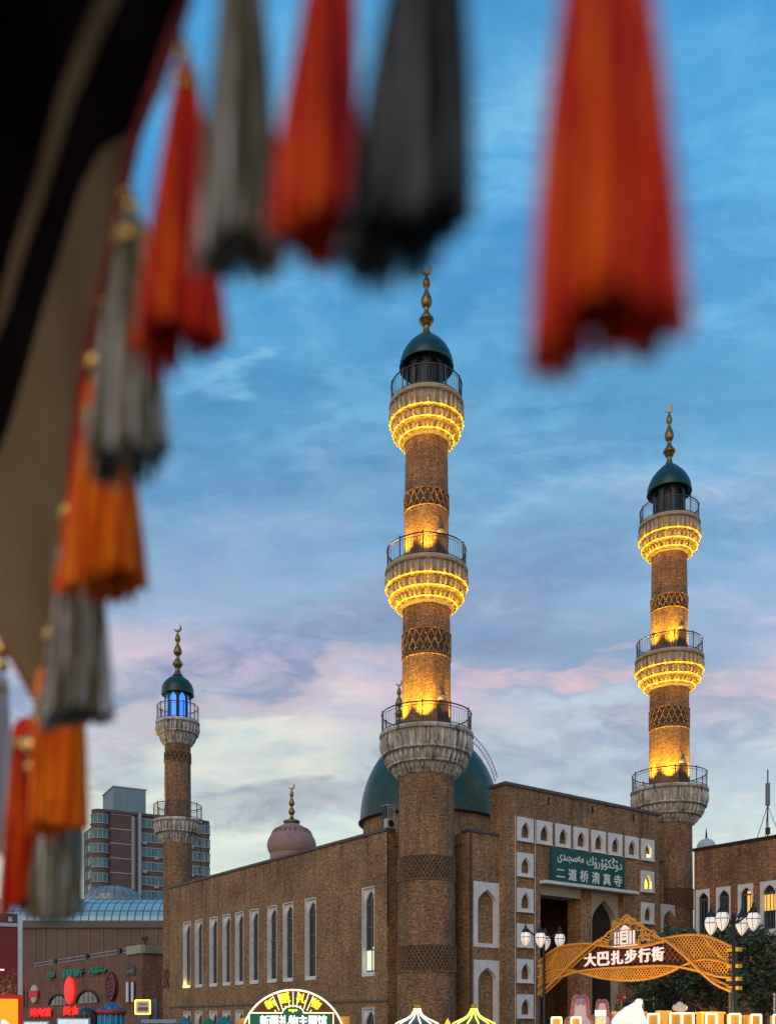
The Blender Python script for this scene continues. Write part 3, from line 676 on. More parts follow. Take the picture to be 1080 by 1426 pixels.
mb.build('carved_frieze', mat('carved_pink_plaster', (.24, .13, .12), .9), d)
mb = MB(); mb.lathe(pc, [(h*sp_, zz(y)) for y, h in [(1100, .4), (1103, 1.8), (1106, 3), (1109, 2.4), (1111, 1.2), (1114, 2.6), (1119, 4.2), (1122, 3), (1124, 1.5), (1127, 3), (1131, 5), (1134, 3.6), (1136, 2), (1141, 3.5), (1143.5, 11.5), (1146, 11.8), (1148, 9)]], 20)
fn = mb.build('finial', M['gold_old'], pk)
mb = MB(); crescent(mb, Vector((*pc, zz(1095.5))), 4.6*sp_, (1, 0), .06); mb.build('crescent', M['gold_old'], fn)

# apartment block
ap_d = Vector((2389, 1340)).normalized(); ap_n = Vector((ap_d.y, -ap_d.x))
A0 = W(152, 1132, 180); FAp = Fr(A0.xy, ap_d, ap_n); FAl = Fr(A0.xy, -ap_n, -ap_d)
ap = thing('apartment_block', 'dark brown apartment tower with rounded bay corners and teal windows', 'building', (A0.x, A0.y, 0))
M['apt'] = mat('brown_apartment_wall', (.115, .075, .068), .8, var=.2, vscale=.3); M['apt_band'] = mat('pale_slab_band', (.42, .40, .44), .8)
M['apt_glass'] = mat('teal_window_glass', (.02, .15, .19), .1, spec=.7, var=.5, vscale=.5)
M['apt_white'] = mat('pale_fin', (.36, .34, .38), .7)
ztA = A0.z; fl_h = 20.4/F*180; uR = FAp.u(279)
mb = MB(); mb.box(FAp, .3, uR, -14, 0, 0, ztA); mb.box(FAl, .3, 22, -.6, 0, 0, ztA)
wl = mb.build('wall', M['apt'], ap)
mb = MB(); mb.box(FAp, -.4, uR+.4, -14.4, .4, ztA+.01, ztA+.5); mb.build('parapet', M['apt'], wl)
bays = []
for cx, nm in ((FAp.u(140, -1.3), 0), (FAp.u(285), 1)):
    cc = FAp.p(cx, -1.3 if nm == 0 else -1.6, 0); r = 12.4/F*180 if nm == 0 else 1.45
    mb = MB(); mb.lathe((cc.x, cc.y), [(r, 0), (r, ztA+.5)], 24); mb.face([(cc.x+r*cos(a), cc.y+r*sin(a), ztA+.5) for a in [2*pi*k/24 for k in range(24)]])
    bays.append((cc, r, mb.build('bay', M['apt'], ap)))
nfl = int(ztA/fl_h)
u_w0, u_f0, u_f1 = FAp.u(153), FAp.u(183), FAp.u(194)
for k in range(nfl):
    zt_ = ztA-.55-k*fl_h
    if zt_ < 22: break
    for cc, r, bo in bays:
        mb = MB(); mb.lathe((cc.x, cc.y), [(r+.03, zt_-1.5), (r+.03, zt_)], 24); mb.build('window', M['apt_glass'], bo)
        mb = MB()
        for j in range(12): a = 2*pi*j/12; mb.tube([(cc.x+(r+.05)*cos(a), cc.y+(r+.05)*sin(a), zt_-1.5), (cc.x+(r+.05)*cos(a), cc.y+(r+.05)*sin(a), zt_)], .07, 4)
        mb.lathe((cc.x, cc.y), [(r+.02, zt_+.12), (r+.16, zt_+.12), (r+.16, zt_), (r+.02, zt_)], 24); mb.lathe((cc.x, cc.y), [(r+.02, zt_-1.5), (r+.16, zt_-1.5), (r+.16, zt_-1.62), (r+.02, zt_-1.62)], 24)
        mb.build('window_frame', M['apt_band'], bo)
    mb = MB(); mb.box(FAp, u_w0, u_f0, .01, .08, zt_+.3, zt_+.45); mb.box(FAp, u_f1, uR, .01, .16, zt_, zt_+.14); mb.box(FAp, u_f1, uR, .01, .16, zt_-1.62, zt_-1.48); mb.box(FAl, 1.5, 22, .01, .1, zt_, zt_+.14)
    mb.build('slab_band', M['apt_band'], wl)
    n = 5
    for j in range(n):
        a = u_f1+.4+(uR-u_f1-.6)*j/n; b = a+(uR-u_f1-.6)/n-.35
        mb = MB(); mb.box(FAp, a, b, -.1, .05, zt_-1.45, zt_-.02); wo_ = mb.build('window', M['apt_glass'], wl)
        mb = MB(); mb.box(FAp, (a+b)/2-.06, (a+b)/2+.06, .05, .1, zt_-1.44, zt_-.03); mb.box(FAp, b, b+.1, .01, .12, zt_-1.44, zt_-.03)
        if (j+k) % 2: mb.box(FAp, a+.1, a+.95, .16, .5, zt_-2.1, zt_-1.65)
        mb.build('window_bar', M['apt_white'], wo_)
    for j in range(4):
        a = 2.5+j*4.6
        mb = MB(); mb.box(FAl, a, a+2.6, -.1, .05, zt_-1.45, zt_-.02); wo_ = mb.build('window', M['glass'], wl)
        mb = MB(); mb.box(FAl, a+2.6, a+3.5, .02, .2, zt_-1.45, zt_-.02); mb.build('window_bar', M['apt_white'], wo_)
mb = MB(); mb.box(FAp, u_f0, u_f0+.35, .01, .7, 0, ztA-.4); mb.box(FAp, u_f0+1.15, u_f1+.15, .01, .9, 0, ztA+.35); mb.build('fin', M['apt_white'], wl)
mb = MB(); mb.box(FAp, u_f0+.36, u_f0+1.14, .01, .05, 0, ztA-.5); mb.build('fin_gap_strip', M['glass'], wl)  # dark glass strip set in the gap between the two fins
P0 = W(158, 1096, 188); FPh = Fr(P0.xy, ap_d, ap_n)
mb = MB(); uu = FPh.u(203); mb.box(FPh, 0, uu, -9, 0, ztA+.5, P0.z); ph = mb.build('penthouse', mat('blue_grey_cladding', (.17, .25, .31), .6, var=.15, vscale=.2), ap)
mb = MB(); mb.box(FPh, -.15, uu+.15, -9.15, .15, P0.z+.01, P0.z+.25); mb.box(FPh, uu*.3, uu*.3+.12, .01, .05, ztA+1, P0.z-.1); mb.build('roof_edge', M['apt_white'], ph)

# bazaar hall with glass vault, left
MC = W(197.4, 1328, 100); FM = Fr(MC.xy, -L, -R); FMs = Fr(MC.xy, R, -L)
hall = thing('bazaar_hall', 'brick bazaar hall with a blue glass vault, glass dome and shop signs', 'building', (MC.x, MC.y, 0))
zm = MC.z; uM = FM.u(20)
arcs = [((FM.u(69), FM.u(94.5)), 1386, 1400), ((FM.u(107), FM.u(138)), 1383, 1399)]
mb = MB(); wall_holes(mb, FM, uM, 0, 0, zm, [], 0); wall_holes(mb, FMs, 0, 12, 0, zm, [], 0); mb.face([FM.p(uM, 0, zm), FM.p(0, 0, zm), FM.p(0, -14, zm), FM.p(uM, -14, zm)])
fm = mb.build('front_wall', M['brick_mall'], hall)
for (a, b), yt, yb in arcs:
    c = (a+b)/2; r = (b-a)/2; z0_ = FM.z((69+94)/2, yb); H = FM.z((69+94)/2, yt)-z0_
    mb = MB(); pts = [FM.p(c+r*cos(t), .03, z0_+H*sin(t)) for t in [pi*k/18 for k in range(19)]]; mb.face(pts); ao = mb.build('arched_window', M['glass'], hall)
    mb = MB(); mb.tube([p+Vector((*(FM.nn*.06), 0)) for p in pts], .16, 5); mb.build('arch_trim', M['brick_dark'], ao)
    mb = MB()
    for t in (-.35, .05, .45): mb.box(FM, c+r*t-.05, c+r*t+.05, .04, .1, z0_, z0_+H*.86)
    mb.box(FM, c-r*.4, c+r*.8, .04, .1, z0_+H*.55, z0_+H*.63); mb.box(FM, c-r*.6, c+r*.9, .04, .12, z0_, z0_+.12); mb.build('window_bars', M['apt_white'], ao)
mb = MB(); uc = FM.u(179); mb.box(FM, uc, .25, -3, .25, zm+.01, FM.z(197, 1316)); mb.box(FMs, .26, 12, -3, .25, zm+.01, FM.z(197, 1316)); mb.build('cornice', mat('pale_green_cornice', (.40, .38, .28), .8, var=.2, vscale=.5), hall)
mb = MB()                                    # pipe rail along the roof
for dz_, r_ in ((.35, .06), (.75, .06)): mb.tube([FM.p(FM.u(48), -.1, zm+dz_), FM.p(uc, -.1, zm+dz_)], r_, 5)
for t in (0, .2, .4, .6, .8, 1): u = FM.u(48)+(uc-FM.u(48))*t; mb.tube([FM.p(u, -.1, zm-.1), FM.p(u, -.1, zm+.9)], .05, 4)
mb.build('roof_rail', M['apt_white'], hall)
mb = MB()
for t in (.27, .62, .93): u = FM.u(48)+(uc-FM.u(48))*t; mb.box(FM, u-.35, u+.35, -.1, .2, zm+.3, zm+.85)
mb.build('roof_light', M['dark'], hall)
# upper panelled storey
YU = 140.; FU = Fr((0, YU), (1, 0), (0, -1)); zu1 = FU.z(100, 1284); ux0, ux1 = FU.u(-60), FU.u(262)
mb = MB(); mb.box(FU, ux0, ux1, -30, 0, 0, zu1); up_ = mb.build('upper_storey', mat('brown_cladding_panel', (.165, .098, .068), .7, var=.25, vscale=.25), hall)
mb = MB()
for px in (48, 62.5, 77, 91.5, 108, 124, 143, 161.5, 180, 199, 218): u = FU.u(px); mb.box(FU, u-.07, u+.07, .003, .12, 0, zu1-.8)
mb.build('panel_rib', mat('pale_rib', (.22, .155, .125), .7), up_)
mb = MB()
for z in (zu1-3.2, zu1-5.6): mb.box(FU, ux0, ux1, .003, .03, z-.06, z+.06)
mb.box(FU, ux0, ux1, .003, .4, zu1-.9, zu1-.01); mb.build('fascia', mat('grey_brown_fascia', (.11, .085, .075), .6), up_)
zv = FU.z(150, 1252)
M['vault'] = mat('blue_vault_glass', (.26, .47, .56), .16, spec=.8, var=.3, vscale=.25, emit=(.10, .34, .5), es=.0)
mb = MB(); P = []
for i in range(9): t = pi/2*i/8; P.append([FU.p(ux0+(ux1-ux0)*k/30, -(1-cos(t))*9-.2, zu1+(zv-zu1+1.0)*sin(t)) for k in range(31)])
mb.grid(P, None, smooth=False); mb.grid([[p+Vector((0, 2*(YU+9.2-p.y), 0)) for p in r] for r in P], None, smooth=False); vo = mb.build('glass_vault', M['vault'], hall)
mb = MB()
for k in range(0, 31): mb.tube([P[i][k] for i in range(9)], .07, 4)
for i in (0, 2, 4, 8): mb.tube(P[i], .08 if i else .2, 4)
mb.build('vault_ribs', mat('blue_grey_rib', (.06, .12, .18), .5, .4), vo)
Yg = 154.; gc = ((158-540)/F*Yg, Yg); gr = 39*Yg/F; gz = ZC+(HY-1253)/F*Yg; gh = 19*Yg/F
mb = MB(); mb.lathe(gc, [(gr*cos(t), gz+gh*sin(t)) for t in [pi/2*k/10 for k in range(10)]]+[(.01, gz+gh)], 40); mb.lathe(gc, [(gr, gz-4), (gr, gz)], 40)
do = mb.build('glass_dome', mat('grey_dome_glass', (.20, .22, .24), .15, spec=.8, var=.25, vscale=.4), hall)
mb = MB()
for k in range(20): a = 2*pi*k/20; mb.tube([(gc[0]+gr*cos(t)*cos(a)*1.005, gc[1]+gr*cos(t)*sin(a)*1.005, gz+gh*sin(t)*1.005) for t in [pi/2*j/8 for j in range(8)]], .06, 4)
mb.build('dome_ribs', mat('grey_rib', (.08, .10, .12), .5), do)
# shop signs on the hall
def oval(name, label, px, y0, y1, w, m, mid=None, leaf=False):
    u = FM.u(px); za, zb = FM.z(px, y1), FM.z(px, y0); wu = w/2*(FM.u(px+.5)-FM.u(px-.5))
    t = thing(name, label, 'sign', FM.p(u, .1, za))
    loop = []
    for k in range(32):
        a = 2*pi*k/32; x = cos(a)
        if leaf: x *= (1-.55*abs(sin(a))**3)
        loop.append((u+wu*x, (za+zb)/2+(zb-za)/2*sin(a)))
    mb = MB(); f0 = [FM.p(a, .08, b) for a, b in loop]; f1 = [FM.p(a, .35, b) for a, b in loop]
    mb.face(f1); mb.face(f0); mb.grid([f0, f1], None, False, True, False); b_ = mb.build('panel', m, t)
    if mid:
        mb = MB(); mb.box(FM, u-wu*1.45, u+wu*1.45, .3, .45, (za+zb)/2-.42, (za+zb)/2+.42); mb.build('cross_band', mid, t)
    if leaf:
        mb = MB()
        for k in range(5): z = za+(zb-za)*(.2+.14*k); mb.tube([FM.p(u-wu*.5, .38, z-.2), FM.p(u, .38, z+.12), FM.p(u+wu*.5, .38, z-.2)], .05, 4)
        mb.tube([FM.p(a, .36, b) for a, b in loop], .07, 4, True); mb.build('leaf_veins', mat('dark_maroon', (.09, .012, .03), .5), t)
    return t
M['red_sign'] = mat('red_lit_sign', (.75, .01, .01), .4, emit=(1, .015, .015), es=.85)
M['cream'] = mat('cream_sign', (.68, .60, .46), .5); M['red_p'] = mat('red_panel', (.55, .02, .025), .5, emit=(1, .02, .02), es=.12)
M['maroon'] = mat('maroon_leaf', (.19, .02, .055), .5, var=.3, vscale=2); M['green_sign'] = mat('green_wall_letters', (.02, .27, .18), .5)
oval('oval_sign', 'cream oval sign crossed by a red band on the bazaar hall', 50, 1372, 1397, 8.4, M['cream'], M['red_p'])
oval('oval_sign', 'tall glowing red oval sign between the arched windows of the bazaar hall', 99.5, 1361, 1399, 13, M['red_sign'])
oval('leaf_sign', 'maroon leaf shaped sign with raised veins on the bazaar hall', 158.5, 1354, 1395, 12.5, M['maroon'], None, True)
for nm, s_, x0, x1, y0, y1, m, lab in (('wall_lettering', '中', 66, 75, 1353, 1366, 'green_sign', 'green single character at the left of the bazaar hall lettering'),
        ('wall_lettering', '国新', 87.5, 115, 1350, 1362, 'green_sign', 'green characters above the tall red oval sign'),
        ('wall_lettering', UY[-9:], 123, 147, 1345, 1358, 'green_sign', 'green script lettering left of the maroon leaf sign'),
        ('shop_lettering', '烤肉馆', 41, 71, 1404, 1417, 'red_sign', 'glowing red characters below the cream oval sign'),
        ('shop_lettering', '美食', 87, 110, 1401, 1415, 'red_sign', 'glowing red characters below the tall red oval sign')):
    xm = (x0+x1)/2; u0, u1 = FM.u(x0, .3), FM.u(x1, .3); za, zb = FM.z(xm, y1), FM.z(xm, y0)
    t = thing(nm, lab, 'lettering', FM.p(u0, .1, za))
    text('characters', s_, FM, u0, u1, za, zb, .2, M[m], t, .15, .03 if m == 'green_sign' else .055)
    mb = MB(); mb.box(FM, u0, u1, .01, .19, za+(zb-za)*.3, za+(zb-za)*.36); mb.build('mounting_rail', M['dark'], t)
# pointed plaque and two lamp tubes, narrow windows
pl = thing('wall_plaque', 'dark pointed plaque with a pale number near the bazaar hall corner', 'plaque', FM.p(FM.u(183), .1, FM.z(183, 1359)))
u = FM.u(183); wu = FM.u(190)-u; mb = MB(); z0_ = FM.z(183, 1359); arch_fill(mb, FM, u, wu, z0_, FM.z(183, 1349), (FM.z(183, 1341)-FM.z(183, 1349)), .1); mb.build('panel', mat('brown_plaque', (.035, .02, .018), .5), pl)
text('number', '1-4号', FM, u-wu*.7, u+wu*.7, z0_+.2, z0_+.65, .13, M['apt_white'], pl, .03, .01)
for k, px in enumerate((180.5, 187.5)):
    u = FM.u(px); t = thing('wall_tube_lamp', ('left', 'right')[k]+' of two pale upright tube lamps under the pointed plaque', 'wall lamp', FM.p(u, .1, FM.z(px, 1397)), 'tube lamps on the bazaar hall')
    mb = MB(); mb.tube([FM.p(u, .25, FM.z(px, 1396)), FM.p(u, .25, FM.z(px, 1368))], .16, 8); mb.build('tube', mat('pale_lilac_tube', (.6, .55, .62), .4, emit=(.8, .7, .85), es=.12), t)
    mb = MB(); mb.box(FM, u-.3, u+.3, .003, .1, FM.z(px, 1397), FM.z(px, 1367)); mb.build('back_plate', M['dark'], t)
mb = MB()
for px in (34, 38.5): u = FM.u(px); mb.box(FM, u-.22, u+.22, .004, .1, FM.z(px, 1403), FM.z(px, 1380))
mb.build('slit_window', mat('maroon_glass', (.08, .008, .025), .3), hall)
fl_ = thing('roof_floodlight', 'black floodlight on a stub pole on the bazaar hall corner', 'floodlight', FM.p(-.4, -.6, FM.z(197, 1316)))
q = FM.p(-.3, -.5, FM.z(203, 1314)); FQ = Fr(q.xy, (1, 0), (0, -1))
mb = MB(); mb.box(FQ, -.35, .35, -.2, .2, q.z+.35, q.z+.8); mb.build('lamp_head', M['black'], fl_)
mb = MB(); mb.tube([q, q+Vector((0, 0, .4))], .07, 6); mb.box(FQ, -.5, .4, -.1, .1, q.z-.02, q.z+.06); mb.build('stub_pole', M['black'], fl_)

# right-hand building with arched windows, small dome and mast behind it
RW = Vector((21.75, 68.4)); FRW = Fr(RW, -L, -R)
rb = thing('side_building', 'red brown brick building with white arched windows right of the second minaret', 'building', (RW.x, RW.y, 0))
zr = (FRW.z(966, 1183)+FRW.z(1080, 1164))/2; uR1 = FRW.u(1190)
wr = [(968, 987.8, 1239.5), (996, 1016.8, 1236), (1026.2, 1048.3, 1232), (1057.3, 1082, 1228.5), (1092, 1118, 1224)]
wh = [(FRW.u(a), FRW.u(b), FRW.z(976, 1312), (FRW.z(968, 1239.5)+FRW.z(1057, 1228.5))/2, .3) for a, b, y in wr]
mb = MB(); wall_holes(mb, FRW, 0, uR1, 0, zr-.15, wh, .3); mb.face([FRW.p(0, 0, 0), FRW.p(0, -9, 0), FRW.p(0, -9, zr-.15), FRW.p(0, 0, zr-.15)]); mb.face([FRW.p(0, 0, zr-.16), FRW.p(uR1, 0, zr-.16), FRW.p(uR1, -9, zr-.16), FRW.p(0, -9, zr-.16)])
for u in (FRW.u(1021.5),): mb.box(FRW, u-.04, u+.04, .001, .05, 4, zr-.2)
wr_ = mb.build('wall', M['brick_red'], rb)
mb = MB(); mb.box(FRW, -.1, uR1, -.5, .1, zr-.15, zr+.05); mb.build('coping', M['dark'], wr_)
for k, h in enumerate(wh):
    w = h[1]-h[0]; c = (h[0]+h[1])/2+.03; mb = MB(); zs = h[3]-w*.62
    arch_panel(mb, FRW, h[0]+.004, h[1]-.004, h[2], h[3]-.004, c, w*.35, h[2]+.5, zs, w*.42, -.03, -.26)
    fo = mb.build('window', M['white_stone'], rb)
    mb = MB(); arch_fill(mb, FRW, c, w*.35, h[2]+.5, zs, w*.42, -.2); mb.build('pane', M['glass'], fo)
    mb = MB()
    for t in (-.2, 0, .2): mb.box(FRW, c+w*t-.025, c+w*t+.025, -.195, -.15, h[2]+.5, zs)
    mb.box(FRW, c-w*.35, c+w*.35, -.195, -.15, zs-.05, zs+.05); mb.build('window_bars', M['frame_dark'], fo)
    if k in (2, 3):
        mb = MB(); a, b = (c+.02, c+w*.34) if k == 2 else (c-w*.33, c+w*.34)
        mb.box(FRW, a, b, -.19, -.186, h[2]+.55+(0 if k == 2 else 1.2), zs+(.25 if k == 2 else -.1)); mb.build('lit_pane', M['window_warm'], fo)
Yd = 95.; dc = ((983-540)/F*Yd, Yd); sd = Yd/F
wd = thing('white_dome', 'small white dome with a dark spire behind the red brown brick building', 'dome', (*dc, 0))
mb = MB(); mb.lathe(dc, [(13*sd, 0), (13*sd, ZC+(HY-1181)*sd)]+[(13*sd*cos(t), ZC+(HY-1181+13*sin(t))*sd) for t in [pi/2*k/10 for k in range(1, 10)]]+[(.02, ZC+(HY-1168)*sd)], 32); mb.build('shell', mat('white_dome_paint', (.5, .53, .58), .6), wd)
mb = MB(); mb.tube([(dc[0], dc[1], ZC+(HY-1170)*sd), (dc[0], dc[1], ZC+(HY-1162)*sd), (dc[0], dc[1], ZC+(HY-1153)*sd)], [.11, .09, .02], 6); mb.build('spire', M['dark'], wd)
q = FRW.p(FRW.u(1068.5, -1.5), -1.5, zr); an = thing('antenna_mast', 'slim antenna mast with a thick cylinder and guy wires on the right roof', 'antenna', q)
sa = q.y/F; zt = lambda y: ZC+(HY-y)*sa
mb = MB(); mb.tube([q+Vector((0, 0, -.3)), (q.x, q.y, zt(1072))], .045, 6); mb.build('mast', M['rail'], an)
mb = MB(); mb.tube([(q.x, q.y, zt(1122)), (q.x, q.y, zt(1091))], .15, 10); mb.build('antenna', mat('blue_grey_plastic', (.14, .16, .20), .5), an)
mb = MB(); mb.tube([(q.x, q.y, zt(1162)), (q.x, q.y, zt(1153))], .17, 8); mb.build('equipment_box', M['dark'], an)
mb = MB()
for e in (FRW.p(FRW.u(1052, -1), -1, zr), FRW.p(FRW.u(1086, -1), -1, zr), FRW.p(FRW.u(1064, -4), -4, zr)): mb.tube([(q.x, q.y, zt(1122)), e], .025, 4)
mb.build('guy_wires', M['rail'], an)
# ------------------------------------------------------------------ street level: gate sign and lamps
GL, GR = Vector(((752-540)/F*45, 45.)), Vector(((1018-540)/F*36, 36.))
FG = Fr(GL, GR-GL, Vector(((GR-GL).y, -(GR-GL).x)))
gt = thing('gate_sign', 'golden lattice ribbon arch reading in white characters between two lamp posts', 'gate sign', (*((GL+GR)/2), 0))
def gp(zx, zy, off=0.): px, py = 700+zx/2.842, 1240+zy/2.842; return (FG.u(px, off), FG.z(px, py, off))   # point on the sign's plane
def spl(pts, n=10):
    out = []; P = [pts[0]]+list(pts)+[pts[-1]]
    for i in range(1, len(P)-2):
        a, b, c, d = [Vector(p) for p in P[i-1:i+3]]
        for k in range(n):
            t = k/n; out.append(.5*((2*b)+(c-a)*t+(2*a-5*b+4*c-d)*t*t+(3*b-a-3*c+d)*t**3))
    out.append(Vector(pts[-1])); return out
curves = {
 'wing_l_top': ([(143, 284), (178, 252), (235, 222), (330, 212), (400, 222), (480, 228), (560, 222), (640, 200)], .10),
 'slant_l': ([(380, 196), (330, 235), (270, 290), (215, 345), (140, 416)], .16),
 'slant_l2': ([(345, 218), (262, 292), (200, 362), (160, 400)], .02),
 'inner_l': ([(228, 222), (190, 290), (142, 340)], -.05),
 'wave': ([(140, 348), (205, 318), (270, 318), (330, 334), (400, 350), (500, 358), (590, 348), (660, 325), (720, 296), (790, 275), (850, 280), (905, 300)], .05),
 'wave2': ([(140, 378), (210, 352), (290, 324), (380, 312), (500, 305), (620, 300), (700, 305), (790, 325), (850, 342), (905, 347)], .12),
 'wing_r_top': ([(632, 192), (700, 180), (760, 177), (820, 186), (905, 224)], .08),
 'slant_r': ([(630, 190), (680, 228), (735, 278), (800, 340), (850, 378), (905, 402)], .16),
 'slant_r2': ([(795, 184), (815, 215), (850, 252), (905, 300)], -.04),
 'slant_r3': ([(800, 335), (850, 360), (905, 385)], -.08)}
mb = MB()
for k, (pts, off) in curves.items():
    q = [gp(x, y, off) for x, y in spl(pts, 8)]
    mb.tube([FG.p(u, off, z) for u, z in q], .055, 6)
    if k in ('slant_l', 'slant_r'): mb.tube([FG.p(u, off-.2, z-.06) for u, z in q], .05, 5)
mb.build('ribbon_tube', M['gate'], gt)
def lattice(poly, step, r, off, name, m):
    P = [Vector(gp(x, y, off)) for x, y in poly]; mb = MB()
    lo = min(p.y for p in P)+min(p.x for p in P)
    for sg in (1, -1):
        dirv = Vector((1, sg*1.15)).normalized(); nv = Vector((-dirv.y, dirv.x)); ds = [p.dot(nv) for p in P]
        k = floor(min(ds)/step)
        while k*step < max(ds):
            h = k*step+.013; hits = []
            for a, b in zip(P, P[1:]+P[:1]):
                da, db = a.dot(nv)-h, b.dot(nv)-h
                if da*db < 0: t = da/(da-db); hits.append((a+(b-a)*t).dot(dirv))
            hits.sort()
            for s0, s1 in zip(hits[::2], hits[1::2]):
                A, B = dirv*s0+nv*h, dirv*s1+nv*h; mb.tube([FG.p(A.x, off, A.y), FG.p(B.x, off, B.y)], r, 4, cap=False)
            k += 1
    return mb.build(name, m, gt)
cv = lambda k: [tuple(p) for p in spl(curves[k][0], 5)]
sec = lambda pts, a, b: [p for p in pts if a <= p[0] <= b]
lattice(sec(cv('wing_l_top'), 143, 345)+sec(cv('slant_l'), 140, 330), .115, .026, .0, 'lattice_panel', M['gate'])
lattice(sec(cv('wing_l_top'), 335, 640)+sec(cv('slant_r'), 640, 735)+sec(cv('wave2'), 290, 700)[::-1]+[(290, 322)], .20, .019, -.06, 'lattice_panel', mat('red_bronze_lattice', (.30, .085, .022), .5, .2))
lattice(sec(cv('wave2'), 290, 700)+sec(cv('wave'), 290, 700)[::-1], .115, .027, .06, 'lattice_panel', M['gate'])
lattice(sec(cv('wing_r_top'), 632, 905)+[(905, 300), (905, 347)]+sec(cv('wave2'), 720, 904)[::-1]+sec(cv('slant_r'), 640, 730)[::-1], .12, .026, -.02, 'lattice_panel', M['gate'])
lattice([(142, 345), (205, 318), (270, 318), (285, 325), (210, 352), (142, 378)], .115, .026, .04, 'lattice_panel', M['gate'])
# dark backing sheet behind the characters
bp = MB(); pl_ = [gp(x, y, -.12) for x, y in [(345, 228), (480, 232), (635, 210), (700, 262), (715, 290), (620, 300), (500, 305), (380, 312), (300, 318), (270, 300)]]
f0 = [FG.p(u, -.14, z) for u, z in pl_]; f1 = [FG.p(u, -.11, z) for u, z in pl_]; bp.face(f0); bp.face(f1); bp.grid([f0, f1], None, False, True, False); bp.build('backing_sheet', mat('dark_red_bronze_sheet', (.055, .012, .008), .6), gt)
for k, ch in enumerate('大巴扎步行街'):
    zx = 348+k*53.5; cy = 277-k*4.2; h = 56
    u0, za = gp(zx-24, cy+h/2, .1); u1, zb = gp(zx+24, cy-h/2, .1)
    text('character', ch, FG, u0, u1, za, za+h/2.842/F*41, .1, M['pink_glow'], gt, .1, .03)
# crown of scrolls
mb = MB()
def edge(t): return (380+110*t, 205-105*t) if t < 1 else (490+(t-1)*150, 100+(t-1)*100)
def scroll(cx, cy, r, turns=1.6, a0=0., sg=1, rad=.03):
    pts = []
    for i in range(22):
        t = i/21; a = a0+sg*2*pi*turns*t; rr = r*(1-.75*t); u, z = gp(cx+rr*cos(a), cy+rr*sin(a), .05); pts.append(FG.p(u, .05, z))
    mb.tube(pts, rad, 5)
for cx, cy, r, a, sg in [(395, 198, 17, 0, 1), (420, 178, 19, 2, -1), (412, 203, 12, 1, 1), (447, 152, 17, 3, 1), (440, 130, 10, 0, -1), (470, 125, 16, 4, -1), (492, 118, 14, 1, 1), (515, 125, 16, 2, 1), (540, 148, 18, 0, -1), (556, 165, 13, 2, 1), (566, 186, 18, 3, 1),
        (590, 172, 16, 1, -1), (604, 194, 15, 4, 1), (545, 190, 14, 1, -1), (533, 205, 10, 0, 1), (582, 205, 12, 2, 1), (625, 203, 11, 1, -1), (455, 175, 10, 2, 1), (500, 150, 10, 0, 1), (480, 148, 9, 0, -1)]: scroll(cx, cy, r, 1.5, a, sg)
for pts in ([(375, 210), (420, 165), (455, 140), (470, 115), (490, 97)], [(490, 97), (515, 117), (545, 140), (580, 160), (640, 203)], [(440, 128), (475, 130), (490, 112), (505, 130), (545, 128)], [(380, 215), (450, 224), (530, 220), (640, 203)]):
    mb.tube([FG.p(*(lambda q: (q[0], .07, q[1]))(gp(x, y, .07))) for x, y in spl(pts, 6)], .04, 5)
mb.build('crown_scrolls', M['gate'], gt)
em = MB()
def ebox(x0, y0, x1, y1, o0, o1): a, za = gp(x0, y1, o1); b, zb = gp(x1, y0, o1); em.box(FG, a, b, o0, o1, za, zb)
ebox(463, 158, 495, 216, .12, .2); ebox(440, 165, 460, 216, .12, .17); ebox(498, 160, 508, 214, .12, .17); ebox(512, 158, 519, 213, .12, .17); ebox(434, 217, 525, 222, .12, .24)
a, za = gp(460, 158, .2); b, _ = gp(498, 158, .2); c_, zc_ = gp(479, 138, .2)
em.face([FG.p(a, .2, za), FG.p(b, .2, za), FG.p(c_, .2, zc_)]); em.face([FG.p(a, .12, za), FG.p(b, .12, za), FG.p(c_, .12, zc_)])
emo = em.build('pavilion_emblem', M['pink_glow'], gt)
em = MB(); ebox(459.5, 162, 462.5, 216, .1, .19); ebox(495.5, 160, 497.5, 216, .1, .19); ebox(509, 158, 511.5, 214, .1, .19)
for yy in (170, 182): ebox(471, yy, 487, yy+5, .19, .21); 
ebox(471, 198, 487, 208, .19, .21); ebox(440, 186, 460, 190, .16, .18); ebox(448, 165, 452, 216, .16, .18); em.build('emblem_openings', mat('dark_brown_print', (.10, .03, .02), .6), emo)
M['post'] = mat('dark_grey_post', (.05, .048, .055), .4, .5)
for px, zt__, r in ((1015.5, gp(905, 215)[1]+.1, .075), (1022.5, gp(905, 215)[1]+.1, .075), (750, gp(142, 290)[1], .06), (755.5, gp(142, 290)[1], .06)):
    pst = MB(); u = FG.u(px); pst.tube([FG.p(u, -.05, 0), FG.p(u, -.05, zt__)], r, 8); pst.build('post', M['post'], gt)
cl = MB()
for y in (236, 301, 352, 388): u, z = gp(912, y); cl.box(FG, u-.28, u+.26, -.16, .06, z-.07, z+.07)
for y in (300, 345, 380, 412): u, z = gp(146, y); cl.box(FG, u-.12, u+.12, -.14, .04, z-.05, z+.05)
cl.build('clamp', mat('yellow_clamp', (.75, .42, .03), .4), gt)
for zx, zy in ((250, 470), (430, 450), (610, 450), (800, 470)): u, z = gp(zx, zy, 2.2); lamp('POINT', 'gate_floodlight', FG.p(u, 2.2, z), 120, (1, .62, .22), gt, .15)
